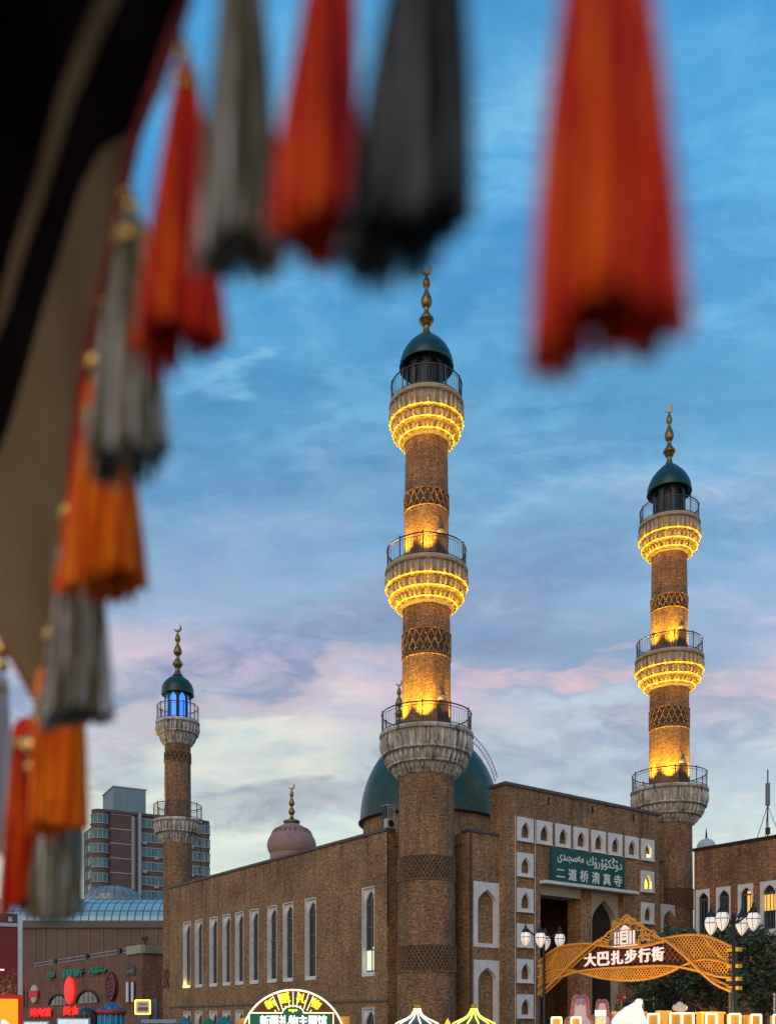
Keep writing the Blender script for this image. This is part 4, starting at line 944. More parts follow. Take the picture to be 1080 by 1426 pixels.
# street lamps
GZ = 18.2/2/F*35.6
def street_lamp(base, pole_h, label, arms):
    t = thing('street_lamp', label, 'street lamp', (base.x, base.y, 0), 'street lamps beside the golden gate')
    mb = MB(); mb.tube([(base.x, base.y, 0), (base.x, base.y, .8), (base.x, base.y, 1.), (base.x, base.y, pole_h)], [.14, .13, .075, .06], 8)
    mb.blob((base.x, base.y, pole_h), [Vector((.1, 0, 0)), Vector((0, .1, 0)), Vector((0, 0, .14))], 8, 6); mb.build('pole', M['black'], t)
    for p in arms:
        p = Vector(p); h = p.z
        top = p+Vector((0, 0, GZ*1.25))
        st = Vector((base.x, base.y, pole_h-.25)); mid = (st+top)/2+Vector((0, 0, -.12))
        mb = MB(); q = [tuple(v) for v in (st, mid+(top-st)*.12+Vector((0, 0, -.05)), top+Vector((0, 0, .30)), top+Vector((0, 0, .12)))]
        P = [Vector((*q[0],)), Vector(q[1]), Vector(q[2]), Vector(q[3])]; pts = []
        for i in range(11):
            s_ = i/10; pts.append(P[0]*(1-s_)**3+P[1]*3*s_*(1-s_)**2+P[2]*3*s_*s_*(1-s_)+P[3]*s_**3)
        mb.tube(pts, .04, 6); ar = mb.build('arm', M['black'], t)
        mb = MB(); mb.lathe(p.xy, [(.02, top.z+.36), (.05, top.z+.28), (.06, top.z+.2), (GZ*.62, top.z+.05), (GZ*.72, top.z-.06), (GZ*.6, top.z-.08)], 14); mb.build('cap', M['black'], ar)
        mb = MB(); prof = [(GZ*r, h+GZ*z) for r, z in [(.55, 1.18), (.74, 1.05), (.92, .62), (1., .2), (.93, -.25), (.75, -.75), (.48, -1.22), (.2, -1.55), (.06, -1.68), (.01, -1.72)]]
        mb.lathe(p.xy, prof, 20); gl = mb.build('globe', M['globe'], ar)
        mb = MB()
        for k in range(6): a = pi/3*k; mb.tube([(p.x+(r+.005)*cos(a), p.y+(r+.005)*sin(a), z) for r, z in prof], .009, 4)
        mb.ring(p.xy, GZ*1.01, h+GZ*.2, .014, 20, 4); mb.build('cage', M['black'], gl)
    return t
LB = Vector(((757-540)/F*44.4, 44.4)); RB = Vector(((1021-540)/F*35.2, 35.2))
street_lamp(LB, W(757, 1300, 44.4).z, 'street lamp with black arms at the left end of the golden gate', [W(731.5, 1307, 44.2), W(752, 1308, 43.4), W(759, 1312.5, 45.3), W(779, 1309.5, 44.4)])
street_lamp(RB, W(1021, 1277, 35.2).z, 'street lamp with four opal globes in front of the trees at the right', [W(989.5, 1288, 35.6), W(1005, 1281.5, 34.6), W(1032.5, 1288.5, 35.9), W(1048.5, 1282, 35)])

# ------------------------------------------------------------------ trees
M['leaf'] = []
for i, c in enumerate(((.030, .052, .027), (.055, .083, .040), (.085, .112, .058))): M['leaf'].append(mat('leaf_'+('deep', 'mid', 'light')[i], c, .6, var=.35, vscale=2.5))
M['bark'] = mat('dark_bark', (.055, .042, .032), .9, var=.4, vscale=5)
def tree(px, Y, ztop, rad, label, seed, nl=5200, zlow=2.0):
    rnd = random.Random(seed); b = W(px, 1424, Y); t = thing('tree', label, 'tree', (b.x, b.y, 0), 'trees beside the golden gate')
    mb = MB(); zc_ = (ztop+zlow)/2
    mb.tube([(b.x, b.y, 0), (b.x+.1, b.y, 1.2), (b.x-.05, b.y+.05, 2.4), (b.x+.05, b.y, zc_+1)], [.22, .17, .13, .05], 8)
    clumps = []
    for k in range(46):
        while True:
            v = Vector((rnd.uniform(-1, 1), rnd.uniform(-1, 1), rnd.uniform(-1, 1)))
            if .35 < v.length < 1.02: break
        c = Vector((b.x+v.x*rad, b.y+v.y*rad, zc_+v.z*(ztop-zlow)/2*.93)); clumps.append((c, rnd.uniform(.34, .62)))
        if k % 3 == 0: s_ = Vector((b.x, b.y, rnd.uniform(1.6, zc_))); mb.tube([s_, (s_+c)/2+Vector((0, 0, -.15)), c], [.06, .035, .012], 5)
    mb.build('trunk', M['bark'], t)
    for mi in range(3):
        mb = MB()
        for k in range(nl//3):
            c, r = rnd.choice(clumps); d = Vector((rnd.gauss(0, 1), rnd.gauss(0, 1), rnd.gauss(0, .8))).normalized()*r*rnd.uniform(.45, 1.15); p = c+d
            x = Vector((rnd.gauss(0, 1), rnd.gauss(0, 1), rnd.gauss(0, .6))).normalized(); y = x.cross(Vector((rnd.gauss(0, 1), rnd.gauss(0, 1), rnd.gauss(0, 1)))).normalized()
            L_ = rnd.uniform(.09, .17); w_ = L_*.42
            mb.face([p-x*L_, p+y*w_, p+x*L_, p-y*w_])
        mb.build('crown', M['leaf'][mi], t, kind='stuff' if 0 else None)
tree(945, 49, 6.9, 2.5, 'dark leafy tree behind the right half of the golden gate, nearest the mosque', 3)
tree(1003, 47, 7.15, 2.3, 'tallest dark tree behind the four globe street lamp', 5)
tree(1062, 45, 6.35, 2.1, 'dark bushy tree at the right edge of the picture', 8)
tree(905, 52, 4.6, 1.6, 'low dark tree under the golden gate in front of the porch', 11, 3000, .8)

# ------------------------------------------------------------------ lit stalls and signs along the bottom edge
YB = 33.5
def light_box(px, w, ytop, label):
    q = W(px, ytop, YB); fr = Fr((q.x, q.y), (1, 0), (0, -1)); hw = w/2*YB/F
    t = thing('light_box', label, 'light box', (q.x, q.y, 0), 'glowing framed boxes in a row')
    mb = MB(); mb.box(fr, -hw+.02, hw-.02, -.32, 0, 0, q.z-.02); mb.build('body', M['amber_box'], t)
    mb = MB()
    for s_ in (-1, 1): mb.tube([fr.p(s_*hw, .03, .1), fr.p(s_*hw, .03, q.z)], .032, 6)
    for z in (.1, q.z): mb.tube([fr.p(-hw, .03, z), fr.p(hw, .03, z)], .032, 6)
    mb.build('neon_frame', M['led_w'], t); return t
for px, w, y, lab in ((774.3, 13.5, 1417.5, 'glowing framed box left of the large petal sign'), (801.5, 13, 1417.5, 'glowing framed box in front of the large petal sign'), (909, 15.5, 1412.5, 'glowing framed box right of the white sculpture'),
        (940.5, 16, 1411.5, 'glowing framed box under the left half of the cloud lamp'), (957, 16, 1411.5, 'glowing framed box touching its neighbour under the cloud lamp'), (990, 14.5, 1412.5, 'glowing framed box before the wide amber counter'),
        (1022.5, 14.5, 1412.5, 'glowing framed box at the foot of the four globe street lamp'), (1052, 13.5, 1413.5, 'glowing framed box just right of the street lamp foot'), (1083, 14, 1414, 'glowing framed box cut by the right picture edge')):
    light_box(px, w, y, lab)
for px, w, y, lab in ((878.5, 40, 1409, 'amber lit stall counter behind the white sculpture'), (926.5, 12, 1408, 'narrow amber lit stall counter left of the cloud lamp'), (992, 31, 1409.5, 'wide amber lit stall counter behind a glowing box'), (1044, 14, 1414, 'small amber lit stall counter right of the street lamp')):
    q = W(px, y, 35.2); fr = Fr(q.xy, (1, 0), (0, -1)); hw = w/2*35.2/F
    t = thing('stall_counter', lab, 'stall', (q.x, q.y, 0), 'amber stalls behind the glowing boxes')
    mb = MB(); mb.box(fr, -hw, hw, -.6, 0, 0, q.z-.08); mb.build('counter', M['amber_box'], t)
    mb = MB(); mb.box(fr, -hw-.04, hw+.04, -.66, .06, q.z-.078, q.z); mb.build('glow_board', mat('amber_glow_board', (.7, .33, .04), .5, emit=(1, .5, .05), es=.25), t)  # top board is no lamp; amber glow added by its emission
lamp('POINT', 'added_glow_light', W(926, 1398, 31.6), 22, (1, .66, .25), None, .3); lamp('POINT', 'added_glow_light', W(1020, 1410, 32.6), 26, (1, .66, .25), None, .3); lamp('POINT', 'added_glow_light', W(790, 1412, 32.6), 24, (1, .66, .25), None, .3)  # unseen lamps added to spread warm glow around the boxes
# white glowing sculpture
q = W(877, 1393, 32.8); t = thing('light_sculpture', 'glowing white peak shaped sculpture among the lit boxes', 'sculpture', (q.x, q.y, 0))
s_ = 32.8/F; mb = MB()
prof = [(1440, 26, 874), (1426, 24, 875), (1422, 23, 875.5), (1418, 21.5, 876), (1414, 19.5, 877), (1410, 17, 878), (1407, 14, 879.5), (1404, 11, 881), (1401, 8, 884), (1398.5, 5.5, 887), (1396, 4, 888)]
P = []
for y, hw, cx in [(1510, 30, 872)]+prof:
    P.append([W(cx+hw*cos(2*pi*k/36)*(1+.10*sin(5*k+y)*sin(k*1.7+y*.3)), y, 32.8)+Vector((0, (.35+.05*sin(7*k+y))*sin(2*pi*k/36), .03*sin(3*k+y))) for k in range(36)])
for r in P[:1]:
    for p in r: p.z = 0
mb.grid(P, None, False, True); mb.blob(W(889, 1395.5, 32.8), [Vector((5.5*s_, 0, 0)), Vector((0, .12, 0)), Vector((0, 0, 4.5*s_))], 10, 8); mb.blob(W(884.5, 1400, 32.7), [Vector((6*s_, 0, 0)), Vector((0, .1, 0)), Vector((0, 0, 4*s_))], 10, 8)
mb.build('peak', M['sculpt'], t)
mb = MB()
for k in range(5): mb.blob(W(893+.6*(k % 2), 1393.5+k*4.2, 32.95), [Vector((2.6*s_, 0, 0)), Vector((0, .1, 0)), Vector((0, 0, 2.8*s_))], 8, 6)
mb.build('rock_edge', mat('grey_rock', (.35, .34, .32), .8, var=.3, vscale=8), t)
# petal signs
def petal(px, y0, w, label, inner=True, Y=34.2):
    s_ = Y/F; q = W(px, y0, Y); fr = Fr(q.xy, (1, 0), (0, -1)); t = thing('petal_sign', label, 'sign', (q.x, q.y, 0)); zt_ = q.z
    out = []
    sh = [(-1, -40), (-1., -26), (-.86, -22), (-.62, -20), (-.55, -12), (-.50, -5), (-.38, -1), (-.2, 0), (0, -1.2), (.2, 0), (.38, -1), (.50, -5), (.55, -12), (.62, -20), (.86, -22), (1., -26), (1., -40)]
    loop = [(x*w*s_, zt_+y*s_*w/15) for x, y in sh]; loop[0] = (loop[0][0], 0.); loop[-1] = (loop[-1][0], 0.)
    mb = MB(); f0 = [fr.p(a, -.12, b) for a, b in loop]; f1 = [fr.p(a, 0, b) for a, b in loop]; mb.face(f0); mb.face(f1); mb.grid([f0, f1], None, False, True, False)
    bd = mb.build('panel', mat('pink_petal_panel', (.50, .25, .26), .6), t)
    mb = MB(); l2 = spl(loop, 3); 
    mb.tube([fr.p(a*.95, .02, b-.05) for a, b in l2], [.07 if i % 2 else .035 for i in range(len(l2))], 7)
    mb.build('scallop_border', mat('rose_border', (.42, .14, .13), .6), bd)
    mb = MB(); mb.face([fr.p(a*.62, .012, zt_-(zt_-b)*.9-.14) for a, b in loop]); mb.build('inner_panel', mat('lilac_lit_panel', (.55, .38, .45), .6, emit=(1, .7, .6), es=.12), bd)
    if inner:
        for sg in (-1, 1): mb = MB(); mb.blob(fr.p(sg*.09, .03, zt_-.27), [Vector((.08, 0, 0)), Vector((0, .03, 0)), Vector((0, 0, .13))], 10, 8); mb.build('lilac_petal', mat('lilac_petal_paint', (.30, .24, .42), .6), bd)
    return t
petal(807.5, 1385, 22, 'tall pink petal sign with a lilac centre and scalloped border')
petal(838, 1391.5, 15, 'smaller pink petal sign behind a white lit panel', False, 34.6)
q = W(836, 1407, 33); fr = Fr(q.xy, (1, 0), (0, -1)); t = thing('lit_display', 'small white glowing panel in front of the smaller petal sign', 'sign', (q.x, q.y, 0))
mb = MB(); mb.box(fr, -.19, .19, -.06, 0, q.z-.22, q.z); mb.build('upper_panel', M['sculpt'], t); mb = MB(); mb.box(fr, -.17, .17, -.06, -.01, .3, q.z-.24); mb.build('lower_panel', mat('patterned_lit_panel', (.7, .65, .4), .5, emit=(1, .9, .45), es=.5, var=.9, vscale=9), t)
mb = MB(); mb.tube([fr.p(0, -.1, 0), fr.p(0, -.1, q.z)], .03, 6); mb.build('stand', M['dark'], t)
q = W(946, 1403.5, 33.9); t = thing('cloud_lamp', 'pale round cloud shaped lamp above the paired glowing boxes', 'lamp', (q.x, q.y, 0)); mb = MB(); s_ = 33.9/F
for a, b, r in ((-5.5, -1, 5.2), (0, 2.2, 5.6), (5.5, -1, 5.2), (-1, -3, 5), (2, -3.5, 4.6)): mb.blob(W(946+a, 1403-b, 33.9), [Vector((r*s_, 0, 0)), Vector((0, .12, 0)), Vector((0, 0, r*s_))], 12, 8)
mb.build('bulbs', mat('pale_lamp_shell', (.55, .48, .45), .5, emit=(1, .8, .6), es=.06), t); mb = MB(); mb.tube([(q.x, q.y+.05, 0), (q.x, q.y+.05, q.z-.1)], .03, 6); mb.build('stand', M['dark'], t)
q = W(864, 1388.5, 36); t = thing('red_lantern', 'small dark red lantern hanging on a stand behind the white sculpture', 'lantern', (q.x, q.y, 0)); s_ = 36/F
mb = MB(); mb.blob(q, [Vector((7*s_, 0, 0)), Vector((0, 7*s_, 0)), Vector((0, 0, 3.6*s_))], 16, 8); mb.build('shade', mat('dark_red_cloth', (.22, .01, .02), .6), t)
mb = MB(); mb.tube([(q.x, q.y+.02, 0), (q.x, q.y+.02, q.z-.05)], [.05, .03], 6); mb.blob(q+Vector((0, 0, -.22)), [Vector((.05, 0, 0)), Vector((0, .05, 0)), Vector((0, 0, .14))], 8, 6); mb.build('stand', mat('brown_red_stand', (.16, .045, .02), .6), t)
q = W(1078, 1385, 34); t = thing('thin_post', 'thin pale post at the right picture edge', 'post', (q.x, q.y, 0)); mb = MB(); mb.tube([(q.x, q.y, 0), q], .035, 8); mb.build('shaft', M['apt_white'], t); mb = MB(); mb.blob(q, [Vector((.05, 0, 0)), Vector((0, .05, 0)), Vector((0, 0, .05))], 8, 6); mb.build('cap', M['apt_white'], t)

# semicircular souvenir sign
Ys = 36.; s_ = Ys/F; FS = Fr(((408-540)*s_, Ys), (1, 0), (0, -1)); zS = lambda y: ZC+(HY-y)*s_
sg_ = thing('souvenir_sign', 'semicircular neon sunburst sign with yellow characters over a green board', 'sign', (*FS.o, 0))
cz_ = zS(1451); R1 = (1451-1379)*s_; R0 = (1451-1401)*s_; ang = [pi*k/40 for k in range(41)]
mb = MB(); lp = [(R1*.985*cos(a), cz_+R1*.985*sin(a)) for a in ang]; f0 = [FS.p(a, -.15, b) for a, b in lp]; f1 = [FS.p(a, 0, b) for a, b in lp]; mb.face(f0); mb.face(f1); mb.grid([f0, f1], None, False, True, False)
bk = mb.build('sunburst_panel', mat('brown_sign_panel', (.13, .05, .018), .6), sg_)
nb = MB(); nb.tube([FS.p(R1*cos(a), .03, cz_+R1*sin(a)) for a in ang], .035, 6)
for k in range(1, 30):
    a = pi*k/30
    if any(abs(math.degrees(a)-q) < 5 for q in (59, 78, 101, 121)): r_in, r_out = R0*.93, R0*1.02
    else: r_in, r_out = R0*.95, R1*.97
    if cz_+r_in*sin(a) > zS(1412): nb.tube([FS.p(r_in*cos(a), .03, cz_+r_in*sin(a)), FS.p(r_out*cos(a), .03, cz_+r_out*sin(a))], .014, 4)
nb.tube([FS.p(-61*s_, .05, zS(1411)), FS.p(-14.5*s_, .05, zS(1411))], .018, 5); nb.tube([FS.p(14.5*s_, .05, zS(1411)), FS.p(56*s_, .05, zS(1411)), FS.p(56*s_, .05, zS(1440))], .018, 5); nb.tube([FS.p(-61*s_, .05, zS(1411)), FS.p(-61*s_, .05, zS(1440))], .018, 5)
nb.tube([FS.p(14.5*s_*cos(a), .05, zS(1411)+10*s_*sin(a)) for a in [pi*k/14 for k in range(15)]], .018, 5)
nb.build('neon_outline', M['led_w'], bk)
gb = MB(); gb.box(FS, -60*s_, 55*s_, .01, .035, zS(1445), zS(1411.6)); gb.face([FS.p(14*s_*cos(a), .035, zS(1411.6)+9.5*s_*sin(a)) for a in [pi*k/14 for k in range(15)]]); gb.build('green_board', mat('green_lit_board', (.01, .11, .065), .5, emit=(.02, .5, .25), es=.07), sg_)
for k, (ch, a) in enumerate(zip('新疆礼物', (121, 101, 79, 59))):
    r = (R0+R1)/2*1.01; x, z = r*cos(RAD(a)), cz_+r*sin(RAD(a)); h = 7.4*s_
    fr = FS; o = text('yellow_character', ch, FS, x-h, x+h, z-h*.92, z+h*.92, .03, M['yellow_glow'], sg_, .04, .04)
    cc = FS.p(x, .03, z)-BASE[sg_.name]; rm = Matrix.Rotation(RAD(90-a), 4, 'Y')
    o.data.transform(Matrix.Translation(cc) @ rm @ Matrix.Translation(-cc))
text('white_characters', '新疆礼物主题馆', FS, -46*s_, 47*s_, zS(1430), zS(1414), .05, M['white_glow'], sg_, .04, .035)
mb = MB()
for x, r in ((-4, 2.6), (0, 3), (4, 2.6), (0, 1.6)): mb.blob(FS.p(x*s_, .06, zS(1407.5)-(0 if x else (.0 if r > 2 else .05))), [Vector((r*s_, 0, 0)), Vector((0, .02, 0)), Vector((0, 0, 1.5*s_))], 8, 6)
mb.build('petal_ornament', M['yellow_glow'], sg_)
mb = MB(); mb.box(FS, -66*s_, 76*s_, -1.6, -.2, 0, zS(1428)); mb.box(FS, 62*s_, 78*s_, -.3, -.17, zS(1428), zS(1416)); mb.box(FS, -78*s_, -60*s_, -.3, -.17, zS(1426), zS(1418)); mb.build('kiosk', M['amber_box'], sg_)
lamp('POINT', 'sign_light', FS.p(0, -.5, zS(1372)), 14, (1, .55, .15), sg_, .3)
# two neon onion kiosks
def kiosk(px, m, label, glass):
    Y = 35.; s_ = Y/F; c = ((px-540)*s_, Y); zq = lambda y: ZC+(HY-y)*s_; t = thing('dome_kiosk', label, 'kiosk', (*c, 0), 'neon onion dome kiosks')
    pr = [(4.2, 1405), (5.2, 1409), (8, 1414), (14, 1418.5), (22, 1422), (29, 1425.5), (33, 1430), (34, 1436), (31, 1443)]
    mb = MB(); mb.lathe(c, [(r*.95*s_, zq(y)) for r, y in pr], 24); mb.build('dome', glass, t)
    mb = MB()
    for k in range(12): a = 2*pi*k/12+.13; mb.tube([(c[0]+r*s_*cos(a), c[1]+r*s_*sin(a), zq(y)) for r, y in pr], .026, 5)
    mb.build('neon_rib', m, t)
    mb = MB(); mb.lathe(c, [(.01, zq(1399)), (4.6*s_, zq(1399)), (4.2*s_, zq(1402)), (4.8*s_, zq(1407)), (4*s_, zq(1408))], 12); mb.build('cap', mat('gilt_cap', (.45, .36, .03), .4, .5), t)
    mb = MB(); mb.lathe(c, [(29*s_, 0), (29*s_, zq(1443))], 16); mb.build('body', M['amber_box'], t)
kiosk(580.5, M['led_w'], 'onion dome kiosk with white neon ribs below the tallest minaret', mat('grey_teal_dome', (.08, .12, .13), .4))
kiosk(659.5, M['led_y'], 'onion dome kiosk with yellow neon ribs below the blank niches', mat('dark_olive_dome', (.10, .10, .03), .4))
q = W(623, 1421, 34.6); t = thing('flame_lamp', 'small orange flame lamp between the two neon kiosks', 'lamp', (q.x, q.y, 0)); mb = MB(); mb.blob(q-Vector((0, 0, .12)), [Vector((.1, 0, 0)), Vector((0, .1, 0)), Vector((0, 0, .2))], 10, 8, .8); mb.build('flame', mat('orange_flame', (1, .5, .1), .5, emit=(1, .42, .02), es=1.2), t); mb = MB(); mb.tube([(q.x, q.y, 0), (q.x, q.y, q.z-.25)], .03, 6); mb.build('stand', M['dark'], t)
# small market tents
tc_ = [((0.004, .19, .20), 'teal'), ((.008, .17, .09), 'green'), ((.004, .19, .20), 'teal')]
for k, (px, y) in enumerate(((256, 1415.5), (291, 1417.5), (312.5, 1415))):
    q = W(px, y, 56); t = thing('market_tent', ('teal peaked tent nearest the small left minaret', 'green peaked tent between two teal ones', 'teal peaked tent closest to the sunburst sign')[k], 'tent', (q.x, q.y, 0), 'peaked market tents'); mb = MB(); h = .62; r = .62
    cs = [Vector((q.x+a*r, q.y+b*r, q.z-h)) for a, b in ((-1, -1), (1, -1), (1, 1), (-1, 1))]
    for a, b in zip(cs, cs[1:]+cs[:1]): mb.face([a, b, q]); mb.face([a, b, b-Vector((0, 0, .15)), a-Vector((0, 0, .15))])
    mb.build('canopy', mat(tc_[k][1]+'_canvas', tc_[k][0], .7), t)
    for a in cs: mb = MB(); mb.tube([(a.x, a.y, 0), a], .03, 5); mb.build('leg', M['dark'], t)
q = W(222, 1420, 52); fr = Fr(q.xy, (1, 0), (0, -1)); t = thing('awning', 'pale blue flat awning at the foot of the small left minaret', 'awning', (q.x, q.y, 0)); mb = MB(); mb.box(fr, -1.0, .9, -2, 0, q.z-.2, q.z); mb.build('canvas', mat('pale_blue_canvas', (.35, .42, .46), .7), t)
for u in (-.9, .8): mb = MB(); mb.tube([fr.p(u, -.1, 0), fr.p(u, -.1, q.z-.2)], .03, 5); mb.build('leg', M['dark'], t)
# yellow edged light sign on a box and domed toy stalls, lit boards
q = W(199, 1393.5, 60); fr = Fr(q.xy, (1, 0), (0, -1)); s_ = 60/F
t = thing('lit_shop_sign', 'small pale sign with glowing yellow edges beside the small left minaret', 'sign', (q.x, q.y, 0)); mb = MB(); mb.box(fr, -10.5*s_, 10*s_, -.3, 0, q.z-19*s_, q.z); bo = mb.build('board', mat('pale_pink_board', (.45, .34, .33), .5, emit=(1, .75, .7), es=.1), t)
mb = MB()
for a, b in (((-10.5, 0), (10, 0)), ((-10.5, -19), (10, -19)), ((-10.5, 0), (-10.5, -19)), ((10, 0), (10, -19))): mb.tube([fr.p(a[0]*s_, .03, q.z+a[1]*s_), fr.p(b[0]*s_, .03, q.z+b[1]*s_)], .042, 5)
mb.build('neon_edge', M['led_y'], bo)
mb = MB()
for k in range(9): mb.box(fr, (-7+k*1.6)*s_, (-6+k*1.6)*s_, .004, .03, q.z-14.5*s_, q.z-9.5*s_)
mb.box(fr, -6*s_, 6*s_, .004, .02, q.z-6*s_, q.z-4.6*s_); mb.build('dark_print', mat('dark_print', (.09, .07, .07), .6), bo)
mb = MB(); mb.box(fr, -7*s_, 8*s_, -.25, -.05, 0, q.z-19.2*s_); mb.box(fr, 10.4*s_, 17*s_, -1, -.4, 0, q.z+.1); mb.build('kiosk_wall', mat('blue_grey_kiosk', (.10, .10, .14), .6), t)
for px, y0, w, c, lab, base in ((155, 1397, 17, (.01, .12, .38), 'blue triple domed stall with a striped skirt below the maroon leaf sign', (.02, .22, .50)), (121, 1402.5, 14, (.03, .035, .045), 'dark domed stall with small openings below the arched window', (.14, .09, .05))):
    Y = 62.; s_ = Y/F; q = W(px, y0, Y); t = thing('domed_stall', lab, 'stall', (q.x, q.y, 0)); mt = mat('stall_dome', c, .35, var=.3, vscale=3)
    offs = ((0, 0, .62), (-.62, -5.5, .42), (.58, -4, .48)) if px == 155 else ((0, 0, .95),)
    for dx_, dy_, r in offs:
        mb = MB(); cc = (q.x+dx_*w*s_, Y-(.3 if dx_ else 0)); h = 12*s_*(.8 if dx_ else 1); zb_ = q.z+dy_*s_-h
        mb.lathe(cc, [(r*w*s_*cos(a), zb_+h*sin(a)) for a in [pi/2*k/8 for k in range(8)]]+[(.01, zb_+h)], 20); mb.build('dome', mt, t)
    mb = MB(); mb.lathe((q.x, Y), [(w*s_, 0), (w*s_, q.z-11*s_), (w*s_*.2, q.z-10*s_)], 24); bo = mb.build('body', mat('stall_body', base, .5, var=.5, vscale=2.5), t)
    mb = MB()
    for k in range(14): a = 2*pi*k/14; mb.tube([(q.x+w*s_*1.02*cos(a), Y+w*s_*1.02*sin(a), .1), (q.x+w*s_*1.02*cos(a), Y+w*s_*1.02*sin(a), q.z-11*s_)], .07, 5)
    mb.build('stripe', mat('stall_stripe', (.05, .40, .55) if px == 155 else (.03, .025, .02), .5), bo)
    if px == 155: mb = MB(); mb.ring((q.x, Y), w*s_*1.04, q.z-13*s_, .17, 24, 5); mb.build('red_band', mat('red_band', (.45, .03, .02), .5), bo)
for px0, px1, y, lab in ((33, 67, 1422.5, 'white lit shop board low at the left beside the kiosk'), (80, 124, 1418.5, 'wider white lit shop board below the red characters')):
    Y = 50.; s_ = Y/F; q = W((px0+px1)/2, y, Y); fr = Fr(q.xy, (1, .12), (.12, -1)); hw = (px1-px0)/2*s_; t = thing('lit_board', lab, 'sign', (q.x, q.y, 0), 'white lit boards over the shops')
    mb = MB(); mb.box(fr, -hw, hw, -.3, 0, q.z-.7, q.z); mb.build('frame', mat('pale_frame', (.6, .66, .72), .5), t); mb = MB(); mb.box(fr, -hw+.07, hw-.07, .004, .02, q.z-.64, q.z-.07); mb.build('face', mat('white_lit_face', (.8, .85, .9), .5, emit=(.85, .93, 1), es=.55, var=.9, vscale=6), t)
    mb = MB(); mb.box(fr, -hw, hw, -1.5, -.35, 0, q.z-.72); mb.build('shop_front', mat('dark_shop_front', (.05, .06, .09), .5), t)
# red kiosk at the left edge
Yk = 40.; s_ = Yk/F; zk = lambda y: ZC+(HY-y)*s_; FK = Fr(((0-540)*s_, Yk), (.93, .37), (.37, -.93)); ku = lambda px: FK.u(px)
kk = thing('red_kiosk', 'dark red patterned kiosk with a white corner post and yellow sign at the left edge', 'kiosk', (*FK.o, 0))
def pat():
    m = bpy.data.materials.new('dark_red_patterned_banner'); m.use_nodes = True; g = G(m.node_tree); b = g.n['Principled BSDF']; uv = g.add('ShaderNodeTexCoord').outputs['UV']
    vo = g.add('ShaderNodeTexVoronoi', Vector=uv, Scale=5.5, _feature='DISTANCE_TO_EDGE'); se = g.add('ShaderNodeSeparateXYZ', Vector=uv)
    f = g.math('MULTIPLY', g.step(vo.outputs[0], .07, .02), g.step(se.outputs[1], 4.2, 3.0)); f = g.math('MULTIPLY', f, g.step(g.noise(uv, 2.2, 3), .45, .55))
    c = g.mix(f, g.mix(g.noise(uv, 3, 4), (.13, .008, .006), (.22, .018, .012)), (.55, .36, .10)); g.put(b.inputs['Base Color'], c); b.inputs['Roughness'].default_value = .6; return m
x1 = ku(24.5)
mb = MB(); mb.box(FK, -3, x1, -3, 0, zk(1390), zk(1291)); mb.build('banner_wall', pat(), kk)
mb = MB(); mb.box(FK, x1+.01, x1+.19, -.35, .05, 0, zk(1274)); mb.build('corner_post', mat('white_post', (.55, .57, .64), .5, var=.2, vscale=2), kk)
mb = MB(); mb.box(FK, -3, x1, -.3, .06, zk(1290.5), zk(1285.5)); mb.build('white_beam', M['ac'], kk)
mb = MB(); mb.box(FK, -3, x1, -3, -.02, zk(1285.3), zk(1272)); hd = mb.build('header', mat('dark_header', (.05, .04, .04), .6), kk)
text('header_character', 'B', FK, ku(12), ku(17.5), zk(1283), zk(1277), .0, M['sign_white'], hd, .02, .0)
mb = MB(); mb.box(FK, -3, ku(31), -2.9, .1, 0, zk(1385.5)); mb.build('red_surround', mat('red_surround', (.55, .008, .008), .4, emit=(1, .01, .01), es=.15), kk)
mb = MB(); mb.box(FK, -3, ku(25), .11, .2, .2, zk(1391.5)); ys = mb.build('yellow_sign', mat('orange_yellow_lit_sign', (.9, .45, .02), .5, emit=(1, .40, .0), es=.62), kk)
mb = MB(); mb.face([FK.p(ku(2), .21, zk(1426)), FK.p(ku(2), .21, zk(1421)), FK.p(ku(6), .21, zk(1420.5)), FK.p(ku(13), .21, zk(1426))]); mb.tube([FK.p(ku(2), .21, zk(1430)), FK.p(ku(6), .21, zk(1424))], .05, 5); mb.build('white_mark', M['white_glow'], ys)
mb = MB(); mb.tube([FK.p(-1, .05, zk(1351)), FK.p(ku(6), .05, zk(1351))], .03, 6); mb.build('tube_light', M['white_glow'], kk)
# ------------------------------------------------------------------ foreground: awning cloth and its tassels, a hand's reach from the lens
def thread(name, ca, cb, cc):
    m = bpy.data.materials.new(name); m.use_nodes = True; g = G(m.node_tree); b = g.n['Principled BSDF']
    co = g.add('ShaderNodeTexCoord').outputs['Object']; mp = g.add('ShaderNodeMapping', Vector=co); mp.inputs['Scale'].default_value = (150, 150, 6)
    c = g.ramp(g.noise(mp.outputs[0], 1., 2, .5), [(.32, ca), (.5, cb), (.68, cc)])
    g.put(b.inputs['Base Color'], c); b.inputs['Roughness'].default_value = .55; b.inputs['Specular IOR Level'].default_value = .15
    return m
M['th_red'] = thread('red_orange_thread', (.28, .002, .001), (.74, .022, .001), (.98, .17, .002))
M['th_orange'] = thread('orange_thread', (.62, .020, .001), (1., .16, .001), (1., .33, .004))
M['th_grey'] = thread('olive_grey_thread', (.06, .046, .013), (.20, .165, .085), (.72, .67, .69))  # palest stop puts silvery highlights into the thread colour
M['th_dark'] = thread('charcoal_thread', (.006, .006, .005), (.026, .022, .015), (.26, .25, .25))
M['th_white'] = thread('silver_thread', (.30, .26, .28), (.45, .42, .46), (.62, .60, .66))
M['bead'] = mat('gold_bead', (.75, .45, .12), .25, .9)
M['cord'] = mat('red_cord', (.42, .012, .015), .7)
EXP = .92
